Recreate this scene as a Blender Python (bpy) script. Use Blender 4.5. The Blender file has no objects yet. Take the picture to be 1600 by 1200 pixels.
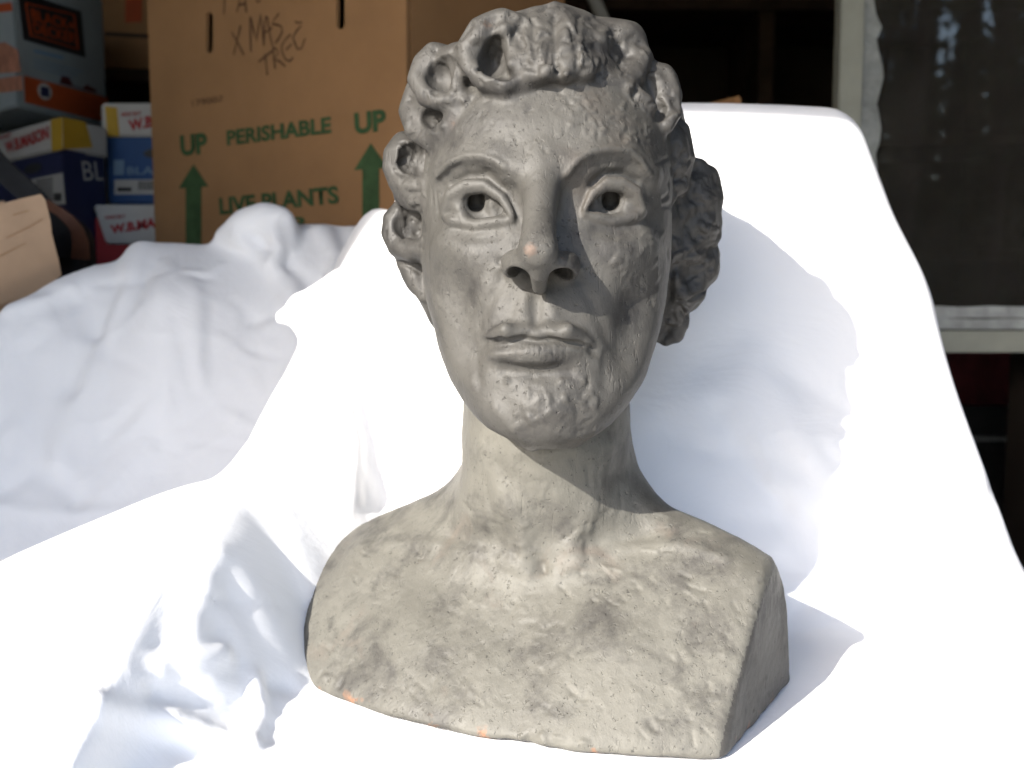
import bpy, bmesh, math, random
import numpy as np
from mathutils import Vector, Matrix

random.seed(7)
RNG = np.random.default_rng(7)
VOX = 0.0009          # sculpting grid of the bust, metres
CVOX = 0.0036          # grid of the draped sheet
SC = bpy.context.scene
COL = SC.collection
R = math.radians

# ------------------------------------------------------------------ camera
F = 1716.0                                  # focal length in photo pixels (photo 1600 x 1200)
PITCH = math.atan(180 / F)
CP, SP = math.cos(PITCH), math.sin(PITCH)
cam_d = bpy.data.cameras.new("camera")
cam_d.sensor_width = 36.0
cam_d.lens = 36.0 * F / 1600.0
cam_d.clip_start = 0.01
cam_d.clip_end = 500
cam_d.dof.use_dof = True
cam_d.dof.focus_distance = 0.60
cam_d.dof.aperture_fstop = 9.5
cam = bpy.data.objects.new("camera", cam_d)
cam.rotation_euler = (math.pi / 2 - PITCH, 0, 0)
COL.objects.link(cam)
SC.camera = cam

# ------------------------------------------------------------------ light
SUN_EL, SUN_AZ = R(31), R(41.5)               # azimuth: left of the direction behind the camera
SUN_DIR = Vector((math.sin(SUN_AZ) * math.cos(SUN_EL), math.cos(SUN_AZ) * math.cos(SUN_EL), -math.sin(SUN_EL)))
w = bpy.data.worlds.new("World")
SC.world = w
w.use_nodes = True
nt = w.node_tree
sky = nt.nodes.new("ShaderNodeTexSky")
sky.sky_type = 'NISHITA'
sky.sun_disc = False
sky.air_density = 0.9
sky.dust_density = 1.6
sky.ozone_density = 0.7
sky.sun_elevation = SUN_EL
sky.sun_rotation = math.pi + SUN_AZ         # towards (-sin az, -cos az)
bg = nt.nodes["Background"]
bg.inputs[1].default_value = 0.12
nt.links.new(sky.outputs[0], bg.inputs[0])
sun_d = bpy.data.lights.new("sun", 'SUN')
sun_d.energy = 2.6
sun_d.angle = R(0.55)
sun_d.color = (1.0, 0.95, 0.87)
sun = bpy.data.objects.new("sun", sun_d)
sun.rotation_euler = SUN_DIR.to_track_quat('-Z', 'Y').to_euler()
sun.location = (-3, -3, 3)
COL.objects.link(sun)
vs = SC.view_settings
vs.view_transform = 'Standard'
vs.look = 'None'
vs.exposure = 2.03
vs.gamma = 1.0

# ------------------------------------------------------------------ helpers
def P(px, py, d):
    """photo pixel + distance along Y -> point of the place"""
    x = (px - 800.0) / F
    yu = (600.0 - py) / F
    Y = CP + yu * SP
    Z = -SP + yu * CP
    return np.array((x * d / Y, d, Z * d / Y))

def project(v):
    """points -> photo pixels"""
    x, y, z = v[..., 0], v[..., 1], v[..., 2]
    fw = y * CP - z * SP
    up = y * SP + z * CP
    return 800 + F * x / fw, 600 - F * up / fw

def S(px, d):
    return px * d / F

def mesh_obj(name, verts, faces, mat=None, parent=None, loc=None, normals=None, smooth=False):
    me = bpy.data.meshes.new(name)
    verts = np.asarray(verts, dtype=np.float32)
    if loc is not None:
        verts = verts - np.asarray(loc, dtype=np.float32)
    if isinstance(faces, np.ndarray):
        n = faces.shape[1]
        me.vertices.add(len(verts))
        me.vertices.foreach_set("co", verts.ravel())
        me.loops.add(faces.size)
        me.loops.foreach_set("vertex_index", faces.astype(np.int32).ravel())
        me.polygons.add(len(faces))
        me.polygons.foreach_set("loop_start", np.arange(0, faces.size, n, dtype=np.int32))
        me.update(calc_edges=True)
    else:
        me.from_pydata([tuple(v) for v in verts], [], faces)
        me.update()
    if smooth or normals is not None:
        me.polygons.foreach_set("use_smooth", np.ones(len(me.polygons), dtype=bool))
    if normals is not None:
        me.normals_split_custom_set_from_vertices(np.asarray(normals, dtype=np.float32))
    if mat:
        me.materials.append(mat)
    o = bpy.data.objects.new(name, me)
    COL.objects.link(o)
    if parent:
        o.parent = parent
    return o

def empty(name, loc, label, cat, group=None):
    o = bpy.data.objects.new(name, None)
    o.empty_display_size = 0.05
    o.location = tuple(float(c) for c in loc)
    COL.objects.link(o)
    tag(o, label, cat, group)
    return o

def tag(o, label=None, cat=None, group=None, kind=None):
    if label: o["label"] = label
    if cat: o["category"] = cat
    if group: o["group"] = group
    if kind: o["kind"] = kind
    return o

# value noise --------------------------------------------------------------
_LAT = RNG.random((48, 48, 48)).astype(np.float32) * 2 - 1
def vnoise(p, scale, off=0.0):
    q = p / scale + off
    i = np.floor(q).astype(np.int64)
    f = (q - i).astype(np.float32)
    f = f * f * (3 - 2 * f)
    out = 0
    for a in (0, 1):
        for b in (0, 1):
            for c in (0, 1):
                wgt = (f[:, 0] if a else 1 - f[:, 0]) * (f[:, 1] if b else 1 - f[:, 1]) * (f[:, 2] if c else 1 - f[:, 2])
                out = out + wgt * _LAT[(i[:, 0] + a) % 48, (i[:, 1] + b) % 48, (i[:, 2] + c) % 48]
    return out

# sculpting field ----------------------------------------------------------
class Field:
    def __init__(self, lo, hi, vox):
        self.lo = np.array(lo, dtype=np.float64)
        self.vox = vox
        self.n = np.ceil((np.array(hi) - self.lo) / vox).astype(int) + 1
        self.f = np.full(self.n, 0.04, dtype=np.float32)
        self.lab = np.zeros(self.n, dtype=np.uint8)

    def box(self, lo, hi):
        a = np.clip(np.floor((np.asarray(lo) - self.lo) / self.vox).astype(int), 0, self.n - 1)
        b = np.clip(np.ceil((np.asarray(hi) - self.lo) / self.vox).astype(int) + 1, 1, self.n)
        sl = tuple(slice(a[k], b[k]) for k in range(3))
        ax = [(self.lo[k] + self.vox * np.arange(a[k], b[k])).astype(np.float32) for k in range(3)]
        return sl, ax[0][:, None, None], ax[1][None, :, None], ax[2][None, None, :]

    def put(self, sl, d, k=0.0, lab=None):
        f = self.f[sl]
        if lab is not None:
            self.lab[sl][d < f + k * 0.25] = lab
        m = np.minimum(f, d)
        if k > 0:
            h = np.maximum(k - np.abs(f - d), 0)
            m -= h * h / (4 * k)
        self.f[sl] = m

    def cut(self, sl, d, k=0.0):
        f = self.f[sl]
        m = np.maximum(f, -d)
        if k > 0:
            h = np.maximum(k - np.abs(f + d), 0)
            m += h * h / (4 * k)
        self.f[sl] = m

    @staticmethod
    def seg(X, Y, Z, pts, rad):
        """distance to a tapered polyline"""
        best = None
        if len(pts) == 1:
            return np.sqrt((X - pts[0][0]) ** 2 + (Y - pts[0][1]) ** 2 + (Z - pts[0][2]) ** 2) - rad[0]
        for i in range(len(pts) - 1):
            a, b = np.asarray(pts[i], dtype=np.float32), np.asarray(pts[i + 1], dtype=np.float32)
            ab = b - a
            l2 = max(float(ab @ ab), 1e-12)
            t = np.clip(((X - a[0]) * ab[0] + (Y - a[1]) * ab[1] + (Z - a[2]) * ab[2]) / l2, 0, 1)
            d = np.sqrt((X - a[0] - t * ab[0]) ** 2 + (Y - a[1] - t * ab[1]) ** 2 + (Z - a[2] - t * ab[2]) ** 2)
            d = d - (rad[i] + (rad[i + 1] - rad[i]) * t)
            best = d if best is None else np.minimum(best, d)
        return best

    def chain(self, pts, rad, k=0.004, lab=None, cut=False):
        pts = np.asarray(pts, dtype=np.float64)
        rad = [rad] * len(pts) if np.isscalar(rad) else rad
        m = max(rad) + k + 3 * self.vox + 0.004
        sl, X, Y, Z = self.box(pts.min(0) - m, pts.max(0) + m)
        d = self.seg(X, Y, Z, pts, rad)
        self.cut(sl, d, k) if cut else self.put(sl, d, k, lab)

    def ell(self, c, r, k=0.004, lab=None, rot=None, cut=False):
        """ellipsoid, rot: (x, y, z) angles in degrees"""
        c = np.asarray(c); r = np.asarray(r, dtype=np.float64)
        m = r.max() + k + 0.006
        sl, X, Y, Z = self.box(c - m, c + m)
        X, Y, Z = X - c[0], Y - c[1], Z - c[2]
        if rot is not None:
            M = np.array(Matrix.Rotation(R(rot[2]), 3, 'Z') @ Matrix.Rotation(R(rot[1]), 3, 'Y') @ Matrix.Rotation(R(rot[0]), 3, 'X'), dtype=np.float32)
            X, Y, Z = (M[0, 0] * X + M[1, 0] * Y + M[2, 0] * Z, M[0, 1] * X + M[1, 1] * Y + M[2, 1] * Z, M[0, 2] * X + M[1, 2] * Y + M[2, 2] * Z)
        k0 = np.sqrt((X / r[0]) ** 2 + (Y / r[1]) ** 2 + (Z / r[2]) ** 2)
        k1 = np.sqrt((X / r[0] ** 2) ** 2 + (Y / r[1] ** 2) ** 2 + (Z / r[2] ** 2) ** 2) + 1e-9
        d = k0 * (k0 - 1) / k1
        self.cut(sl, d, k) if cut else self.put(sl, d, k, lab)

    def loft(self, rows, n=2.2, k=0.0, lab=None, cyf=0.4):
        """rows: (py, xl, xr, d_front, d_back) read in the photo"""
        zs, cx, ax, cy, bf, bb = [], [], [], [], [], []
        for py, xl, xr, df, db in rows:
            dc = df + cyf * (db - df)
            zs.append(P(800, py, df + 0.35 * (dc - df))[2])
            x0, x1 = P(xl, py, dc)[0], P(xr, py, dc)[0]
            cx.append((x0 + x1) / 2); ax.append((x1 - x0) / 2)
            cy.append(dc); bf.append(dc - df); bb.append(db - dc)
        o = np.argsort(zs)
        zs = np.array(zs)[o]
        arr = [np.array(v)[o] for v in (cx, ax, cy, bf, bb)]
        m = 0.02
        lo = (min(cx) - max(ax) - m, min(cy) - max(bf) - m, zs[0] - m)
        hi = (max(cx) + max(ax) + m, max(cy) + max(bb) + m, zs[-1] + m)
        sl, X, Y, Z = self.box(lo, hi)
        zl = Z.ravel()
        def smooth(v):
            zz = np.linspace(zs[0], zs[-1], 200)
            vv = np.interp(zz, zs, v)
            ker = np.hanning(13); ker /= ker.sum()
            vv = np.convolve(np.pad(vv, 6, mode='edge'), ker, mode='valid')
            return np.interp(zl, zz, vv).astype(np.float32)[None, None, :]
        CX, AX, CY, BF, BB = [smooth(v) for v in arr]
        dx, dy = X - CX, Y - CY
        B = np.where(dy < 0, BF, BB)
        g = ((np.abs(dx) / AX) ** n + (np.abs(dy) / B) ** n) ** (1 / n) + 1e-6
        rr = np.sqrt(dx * dx + dy * dy)
        d = np.where(g > 1e-3, (g - 1) / g * rr, -np.minimum(AX, B))
        d = np.where(rr < 1e-4, -np.minimum(AX, B), d)
        d = np.maximum(d, np.maximum(zs[0] - Z, Z - zs[-1]))
        self.put(sl, d.astype(np.float32), k, lab)

    def sample(self, p):
        q = (np.asarray(p) - self.lo) / self.vox
        i = np.clip(np.floor(q).astype(int), 0, self.n - 2)
        t = np.clip(q - i, 0, 1)
        o = 0
        for a in (0, 1):
            for b in (0, 1):
                for c in (0, 1):
                    wgt = (t[..., 0] if a else 1 - t[..., 0]) * (t[..., 1] if b else 1 - t[..., 1]) * (t[..., 2] if c else 1 - t[..., 2])
                    o = o + wgt * self.f[i[..., 0] + a, i[..., 1] + b, i[..., 2] + c]
        return o

    def hit(self, px, py, d0, d1, n=500):
        """where the line of sight through a photo pixel meets the surface"""
        ds = np.linspace(d0, d1, n)
        base = P(px, py, 1.0)
        pts = base[None, :] * ds[:, None]
        v = self.sample(pts)
        neg = np.nonzero(v < 0)[0]
        if len(neg) == 0:
            return None
        j = neg[0]
        if j == 0:
            return pts[0]
        t = v[j - 1] / (v[j - 1] - v[j])
        return pts[j - 1] + (pts[j] - pts[j - 1]) * t

    D0, D1 = 0.5, 0.95
    def stroke(self, pix, r, amp, dens=True, sharp=False):
        """push (amp < 0) or raise (amp > 0) the surface along a line of photo pixels; r in pixels, amp in metres"""
        pp = []
        for i in range(len(pix) - 1 if len(pix) > 1 else 1):
            if len(pix) == 1:
                pp.append(pix[0]); break
            a, b = np.array(pix[i], float), np.array(pix[i + 1], float)
            m = max(1, int(np.hypot(*(b - a)) / 8))
            for j in range(m + (i == len(pix) - 2)):
                pp.append(tuple(a + (b - a) * j / m))
        pts = [self.hit(x, y, self.D0, self.D1) for x, y in pp]
        pts = [p for p in pts if p is not None]
        if not pts:
            return
        runs = [[pts[0]]]
        for p in pts[1:]:
            if np.linalg.norm(p - runs[-1][-1]) > 0.02:
                runs.append([p])
            else:
                runs[-1].append(p)
        for run in runs:
            run = np.array(run)
            rad = S(r, run[:, 1].mean())
            m = rad * 2.6
            sl, X, Y, Z = self.box(run.min(0) - m, run.max(0) + m)
            d = self.seg(X, Y, Z, run, [0.0] * len(run))
            if sharp:
                g = np.clip(1 - d / (rad * 1.3), 0, 1)
            else:
                g = np.exp(-(d / rad) ** 2)
            self.f[sl] -= (amp * g).astype(np.float32)

    def paint(self, pix, r, lab, only=None):
        """give the surface around these pixels a part label"""
        pts = [self.hit(x, y, self.D0, self.D1) for x, y in pix]
        pts = np.array([p for p in pts if p is not None])
        rad = S(r, pts[:, 1].mean())
        sl, X, Y, Z = self.box(pts.min(0) - rad, pts.max(0) + rad)
        d = self.seg(X, Y, Z, pts, [rad] * len(pts))
        m = d < 0
        if only is not None:
            m &= np.isin(self.lab[sl], only)
        self.lab[sl][m] = lab

    def blur(self, times=1):
        f = self.f
        for _ in range(times):
            for ax in range(3):
                g = f.copy()
                s0 = [slice(None)] * 3; s1 = [slice(None)] * 3; sm = [slice(None)] * 3
                s0[ax] = slice(0, -2); s1[ax] = slice(2, None); sm[ax] = slice(1, -1)
                g[tuple(sm)] = 0.5 * f[tuple(sm)] + 0.25 * (f[tuple(s0)] + f[tuple(s1)])
                f = g
        self.f = f

    def mesh(self):
        """surface nets"""
        f = self.f
        for ax in range(3):
            s = [slice(None)] * 3
            s[ax] = 0; f[tuple(s)] = np.maximum(f[tuple(s)], 0.001)
            s[ax] = -1; f[tuple(s)] = np.maximum(f[tuple(s)], 0.001)
        neg = f < 0
        cnt = np.zeros(tuple(self.n - 1), dtype=np.uint8)
        for a in (0, 1):
            for b in (0, 1):
                for c in (0, 1):
                    cnt += neg[a:self.n[0] - 1 + a, b:self.n[1] - 1 + b, c:self.n[2] - 1 + c]
        act = (cnt > 0) & (cnt < 8)
        ci = np.argwhere(act)
        idx = np.full(act.shape, -1, dtype=np.int32)
        idx[act] = np.arange(len(ci))
        corners = np.array([(a, b, c) for a in (0, 1) for b in (0, 1) for c in (0, 1)])
        vals = np.stack([f[ci[:, 0] + a, ci[:, 1] + b, ci[:, 2] + c] for a, b, c in corners], 1)
        acc = np.zeros((len(ci), 3)); num = np.zeros(len(ci))
        for i in range(8):
            for j in range(i + 1, 8):
                if np.abs(corners[i] - corners[j]).sum() != 1:
                    continue
                x = (vals[:, i] < 0) != (vals[:, j] < 0)
                t = np.where(x, vals[:, i] / (vals[:, i] - vals[:, j] + 1e-20), 0)
                pt = corners[i] + (corners[j] - corners[i]) * t[:, None]
                acc += pt * x[:, None]; num += x
        V = (ci + acc / num[:, None]) * self.vox + self.lo
        quads = []
        for ax in range(3):
            u, v_ = [(1, 2), (2, 0), (0, 1)][ax]
            s0 = [slice(1, -1)] * 3; s1 = [slice(1, -1)] * 3
            s0[ax] = slice(0, -1); s1[ax] = slice(1, None)
            A, B = neg[tuple(s0)], neg[tuple(s1)]
            e = np.argwhere(A != B)
            inside = A[tuple(e.T)]
            for k in range(3):
                if k != ax:
                    e[:, k] += 1
            def cell(du, dv):
                q = e.copy(); q[:, u] -= du; q[:, v_] -= dv
                return idx[q[:, 0], q[:, 1], q[:, 2]]
            q = np.stack([cell(0, 0), cell(1, 0), cell(1, 1), cell(0, 1)], 1)
            q = np.where(inside[:, None], q, q[:, ::-1])
            quads.append(q)
        Q = np.concatenate(quads)
        Q = Q[(Q >= 0).all(1)]
        return V, Q

def relax(V, Q, times=2, lam=0.55, mu=-0.57):
    """Taubin smoothing: takes the grid steps out without shrinking"""
    E = np.concatenate([Q[:, [0, 1]], Q[:, [1, 2]], Q[:, [2, 3]], Q[:, [3, 0]]])
    deg = np.bincount(E.ravel(), minlength=len(V)).astype(np.float64)[:, None]
    for _ in range(times):
        for f in (lam, mu):
            A = np.empty_like(V)
            for c in range(3):
                A[:, c] = np.bincount(E[:, 0], V[E[:, 1], c], len(V)) + np.bincount(E[:, 1], V[E[:, 0], c], len(V))
            V = V + f * (A / deg - V)
    return V

def vert_normals(V, Q):
    n = np.cross(V[Q[:, 2]] - V[Q[:, 0]], V[Q[:, 3]] - V[Q[:, 1]])
    N = np.zeros_like(V)
    for k in range(4):
        for c in range(3):
            N[:, c] += np.bincount(Q[:, k], weights=n[:, c], minlength=len(V))
    return N / (np.linalg.norm(N, axis=1, keepdims=True) + 1e-12)

# ------------------------------------------------------------------ materials
def new_mat(name):
    m = bpy.data.materials.new(name)
    m.use_nodes = True
    return m, m.node_tree, m.node_tree.nodes["Principled BSDF"]

def noise(t, scale, detail=4, rough=0.55, vec=None, dist=0.0):
    n = t.nodes.new("ShaderNodeTexNoise")
    n.inputs["Scale"].default_value = scale
    n.inputs["Detail"].default_value = detail
    n.inputs["Roughness"].default_value = rough
    n.inputs["Distortion"].default_value = dist
    if vec is not None:
        t.links.new(vec, n.inputs["Vector"])
    return n.outputs["Fac"]

def ramp(t, fac, stops):
    n = t.nodes.new("ShaderNodeValToRGB")
    e = n.color_ramp.elements
    while len(e) < len(stops):
        e.new(0.5)
    for i, (p, c) in enumerate(stops):
        e[i].position = p
        e[i].color = (c, c, c, 1) if np.isscalar(c) else (*c, 1)
    t.links.new(fac, n.inputs[0])
    return n.outputs[0]

def mix(t, fac, a, b, mode='MIX'):
    n = t.nodes.new("ShaderNodeMix")
    n.data_type = 'RGBA'
    n.blend_type = mode
    for s, v in ((n.inputs[0], fac), (n.inputs[6], a), (n.inputs[7], b)):
        if isinstance(v, (int, float)):
            s.default_value = v
        elif isinstance(v, tuple):
            s.default_value = (*v, 1)
        else:
            t.links.new(v, s)
    return n.outputs[2]

def bump(t, bsdf, height, strength, dist, prev=None):
    b = t.nodes.new("ShaderNodeBump")
    b.inputs["Strength"].default_value = strength
    b.inputs["Distance"].default_value = dist
    t.links.new(height, b.inputs["Height"])
    if prev is not None:
        t.links.new(prev, b.inputs["Normal"])
    t.links.new(b.outputs[0], bsdf.inputs["Normal"])
    return b.outputs[0]

def coords(t, scale=(1, 1, 1), rot=(0, 0, 0)):
    tc = t.nodes.new("ShaderNodeTexCoord")
    mp = t.nodes.new("ShaderNodeMapping")
    mp.inputs["Scale"].default_value = scale
    mp.inputs["Rotation"].default_value = rot
    t.links.new(tc.outputs["Object"], mp.inputs[0])
    return mp.outputs[0]

def simple_mat(name, col, rough=0.7, var=0.15, scale=18, bump_s=0.15, spec=0.3, bscale=300):
    m, t, b = new_mat(name)
    v = coords(t)
    n1 = noise(t, scale, 5, 0.6, v)
    lo = tuple(c * (1 - var) for c in col); hi = tuple(min(1, c * (1 + var)) for c in col)
    t.links.new(ramp(t, n1, [(0.3, lo), (0.7, hi)]), b.inputs["Base Color"])
    b.inputs["Roughness"].default_value = rough
    b.inputs["Specular IOR Level"].default_value = spec
    if bump_s:
        bump(t, b, noise(t, bscale, 3, 0.6, v), bump_s, 0.001)
    return m

BUST_LOC = (0.03, 0.64, -0.2560)
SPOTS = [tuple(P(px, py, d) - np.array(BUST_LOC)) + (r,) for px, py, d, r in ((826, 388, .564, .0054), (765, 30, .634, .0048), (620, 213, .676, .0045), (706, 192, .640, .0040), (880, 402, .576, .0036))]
def clay_mat(name, light, mid, dark, pink, bs=0.2):
    m, t, b = new_mat(name)
    v = coords(t)
    big = noise(t, 14, 6, 0.66, v, 0.2)
    col = mix(t, ramp(t, big, [(0.40, 0), (0.58, 1)]), mid, light)
    dk = noise(t, 26, 6, 0.7, coords(t, (1, 1, 1), (0.3, 0.8, 0.2)), 0.25)
    col = mix(t, ramp(t, dk, [(0.49, 0), (0.66, 0.9)]), col, tuple(c * 0.86 for c in dark))
    # scrubbed streaks of the brushed-on finish
    st = noise(t, 60, 5, 0.7, coords(t, (1, 1, 0.25), (0.4, 0.6, 0.9)), 0.3)
    col = mix(t, ramp(t, st, [(0.5, 0), (0.72, 0.45)]), col, tuple(c * 1.12 for c in light))
    pk = noise(t, 21, 4, 0.6, coords(t, (1, 1, 1), (1.3, 0.2, 0.7)), 0.4)
    col = mix(t, ramp(t, pk, [(0.60, 0), (0.74, 0.55)]), col, pink)
    sp = noise(t, 420, 2, 0.5, v)
    col = mix(t, ramp(t, sp, [(0.26, 0.7), (0.33, 0)]), col, tuple(c * 0.35 for c in dark))
    t.links.new(col, b.inputs["Base Color"])
    t.links.new(ramp(t, big, [(0.3, 0.46), (0.7, 0.68)]), b.inputs["Roughness"])
    b.inputs["Specular IOR Level"].default_value = 0.36
    # copper wear: along the bottom rim and on high spots; the nose-tip spot partly paints in a glossy highlight
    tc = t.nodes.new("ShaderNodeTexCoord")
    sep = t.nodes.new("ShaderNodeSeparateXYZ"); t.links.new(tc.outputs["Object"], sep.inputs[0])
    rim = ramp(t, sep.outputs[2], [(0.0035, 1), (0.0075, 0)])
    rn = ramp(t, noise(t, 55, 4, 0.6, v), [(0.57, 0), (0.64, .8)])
    wear_glint = mix(t, 1.0, rim, rn, 'MULTIPLY')
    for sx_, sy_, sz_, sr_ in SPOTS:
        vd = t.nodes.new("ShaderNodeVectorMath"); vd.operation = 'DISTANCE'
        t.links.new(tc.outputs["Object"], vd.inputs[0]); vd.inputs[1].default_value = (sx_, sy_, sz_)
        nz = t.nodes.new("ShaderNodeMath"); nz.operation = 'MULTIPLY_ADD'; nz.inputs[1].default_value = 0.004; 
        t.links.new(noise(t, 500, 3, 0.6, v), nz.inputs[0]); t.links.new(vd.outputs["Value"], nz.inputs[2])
        wear_glint = mix(t, 1.0, wear_glint, ramp(t, nz.outputs[0], [(sr_ - 0.0016, 0.4), (sr_, 0)]), 'LIGHTEN')
    col = mix(t, wear_glint, col, (0.22, 0.105, 0.055))
    t.links.new(col, b.inputs["Base Color"])
    b1 = bump(t, b, noise(t, 120, 6, 0.65, v, 1.0), bs, 0.002)
    pits = ramp(t, noise(t, 330, 3, 0.55, v), [(0.27, 0), (0.36, 1)])
    b1 = bump(t, b, pits, 0.55, 0.0012, b1)
    scr = ramp(t, noise(t, 210, 4, 0.6, coords(t, (1, 1, 0.16), (0.5, 0.7, 0.9)), 0.6), [(0.30, 0), (0.40, 1)])
    b1 = bump(t, b, scr, 0.35, 0.0009, b1)
    bump(t, b, noise(t, 700, 4, 0.6, coords(t, (1, 1, 0.4), (0.4, 0.6, 0.9))), 0.2, 0.001, b1)
    return m

def fabric_mat(name, col):
    m, t, b = new_mat(name)
    v = coords(t)
    b.inputs["Base Color"].default_value = (*col, 1)
    b.inputs["Roughness"].default_value = 0.9
    b.inputs["Specular IOR Level"].default_value = 0.15
    try:
        b.inputs["Sheen Weight"].default_value = 0.1
    except KeyError:
        pass
    w1 = noise(t, 9, 5, 0.6, v, 1.5)
    p = bump(t, b, w1, 0.10, 0.02)
    p = bump(t, b, noise(t, 60, 4, 0.6, v, 0.6), 0.035, 0.004, p)
    bump(t, b, noise(t, 1500, 2, 0.5, v), 0.08, 0.0006, p)
    return m

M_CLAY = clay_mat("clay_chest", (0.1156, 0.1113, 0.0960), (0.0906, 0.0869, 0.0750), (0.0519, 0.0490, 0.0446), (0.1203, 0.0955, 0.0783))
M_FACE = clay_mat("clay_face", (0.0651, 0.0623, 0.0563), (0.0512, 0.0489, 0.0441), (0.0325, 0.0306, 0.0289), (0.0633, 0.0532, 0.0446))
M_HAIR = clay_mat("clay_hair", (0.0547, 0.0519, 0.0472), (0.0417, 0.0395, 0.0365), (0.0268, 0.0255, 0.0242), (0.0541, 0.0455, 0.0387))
M_SHEET = fabric_mat("white_cotton", (0.80, 0.805, 0.82))
M_SHEET2 = fabric_mat("white_cotton_pile", (0.80, 0.81, 0.83))
M_CARD = simple_mat("brown_cardboard", (0.30, 0.165, 0.075), 0.8, 0.10, 9, 0.05, 0.2)
M_KRAFT = simple_mat("pale_kraft_board", (0.42, 0.29, 0.19), 0.8, 0.12, 12, 0.1, 0.2)
M_GREEN = simple_mat("green_print", (0.045, 0.085, 0.035), 0.8, 0.25, 60, 0, 0.2)
M_MARKER = simple_mat("pencil_mark", (0.10, 0.055, 0.03), 0.8, 0.3, 80, 0, 0.2)
M_WHITE = simple_mat("white_board", (0.434, 0.420, 0.392), 0.7, 0.08, 14, 0.05, 0.3)
M_YELLOW = simple_mat("yellow_print", (0.434, 0.266, 0.021), 0.6, 0.1, 20, 0, 0.3)
M_RED = simple_mat("red_print", (0.336, 0.025, 0.028), 0.6, 0.1, 20, 0, 0.3)
M_NAVY = simple_mat("navy_board", (0.017, 0.021, 0.070), 0.6, 0.15, 20, 0.05, 0.3)
M_BLUE = simple_mat("blue_board", (0.021, 0.070, 0.196), 0.6, 0.12, 20, 0.05, 0.3)
M_PALEBLUE = simple_mat("pale_blue_print", (0.16, 0.25, 0.36), 0.6, 0.1, 20, 0, 0.3)
M_GREY = simple_mat("pale_grey_board", (0.252, 0.294, 0.308), 0.6, 0.1, 16, 0.05, 0.3)
M_ORANGE = simple_mat("orange_print", (0.364, 0.063, 0.014), 0.6, 0.12, 25, 0, 0.3)
M_CORAL = simple_mat("coral_print", (0.350, 0.154, 0.098), 0.6, 0.35, 60, 0, 0.3)
M_BLACK = simple_mat("black_print", (0.012, 0.012, 0.014), 0.5, 0.2, 20, 0, 0.4)
M_STRAP = simple_mat("black_webbing", (0.02, 0.02, 0.022), 0.7, 0.2, 60, 0.3, 0.3)
M_LEATHER = simple_mat("brown_leather", (0.12, 0.045, 0.022), 0.5, 0.25, 40, 0.3, 0.4)
M_DARKWOOD = simple_mat("dark_wood", (0.05, 0.032, 0.022), 0.8, 0.35, 12, 0.3, 0.2)
M_WALL = simple_mat("dark_garage_wall", (0.035, 0.027, 0.022), 0.9, 0.35, 3, 0.3, 0.1)
M_SIDEWALL = simple_mat("grey_bounce_plaster", (0.5, 0.5, 0.49), 0.9, 0.1, 3, 0.2, 0.1)  # left wall kept paler than the others to bounce light onto the heaped sheet
M_FLOOR = simple_mat("concrete_floor", (0.22, 0.21, 0.20), 0.9, 0.2, 5, 0.3, 0.2)
M_FRAME = simple_mat("grey_green_paint", (0.27, 0.28, 0.24), 0.55, 0.08, 30, 0.25, 0.4)
M_DIMFILM = simple_mat("clouded_film", (0.20, 0.215, 0.21), 0.4, 0.4, 30, 0.5, 0.4)
M_FILM = simple_mat("grey_plastic_film", (0.30, 0.32, 0.32), 0.35, 0.3, 40, 0.4, 0.5)
M_POLE = simple_mat("pale_painted_pole", (0.34, 0.33, 0.29), 0.6, 0.12, 20, 0.1, 0.3)
M_DIMRED = simple_mat("dull_red_board", (0.09, 0.018, 0.02), 0.8, 0.5, 14, 0.1, 0.2)
M_CRATE = simple_mat("dark_grey_plastic", (0.03, 0.03, 0.032), 0.45, 0.2, 20, 0.1, 0.5)
M_BARK = simple_mat("bark", (0.07, 0.05, 0.038), 0.9, 0.3, 30, 0.5, 0.1)
M_LEAF = simple_mat("dark_foliage", (0.06, 0.055, 0.03), 0.8, 0.4, 3, 0, 0.2)

# ------------------------------------------------------------------ setting
def slab(name, lo, hi, mat):
    x0, y0, z0 = lo; x1, y1, z1 = hi
    v = [(x0, y0, z0), (x1, y0, z0), (x1, y1, z0), (x0, y1, z0), (x0, y0, z1), (x1, y0, z1), (x1, y1, z1), (x0, y1, z1)]
    f = [(3, 2, 1, 0), (4, 5, 6, 7), (0, 1, 5, 4), (1, 2, 6, 5), (2, 3, 7, 6), (3, 0, 4, 7)]
    return mesh_obj(name, v, f, mat)

FLOOR_Z = -0.72
M_DRIVE = simple_mat("sunlit_gravel_drive", (0.36, 0.33, 0.28), 0.95, 0.2, 4, 0.4, 0.1, 60)
g = slab("ground", (-60, -80, FLOOR_Z - 0.3), (60, 60, FLOOR_Z - 0.01), M_DRIVE); tag(g, kind="structure")
g = slab("floor", (-1.6, 0.0, FLOOR_Z - 0.2), (1.44, 4.0, FLOOR_Z), M_FLOOR); tag(g, kind="structure")
JAMB_Y = -0.01
for nm, lo, hi in (("wall_left", (-1.12, JAMB_Y, FLOOR_Z), (-1.0, 4.0, 1.0)), ("wall_back", (-1.0, 3.2, FLOOR_Z), (1.32, 3.32, 1.0)),
                   ("wall_right_blocker", (1.32, 0.15, FLOOR_Z), (1.44, 4.0, 1.0)), ("ceiling", (-1.12, -0.12, 1.001), (1.44, 4.0, 1.12)),  # right wall is unseen, set close in to block sky light from the interior
                   ("wall_lintel", (-1.0, 0.05, 0.83), (1.44, 0.149, 1.0))):
    tag(slab(nm, lo, hi, M_SIDEWALL if nm == 'wall_left' else M_WALL), kind="structure")

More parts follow.
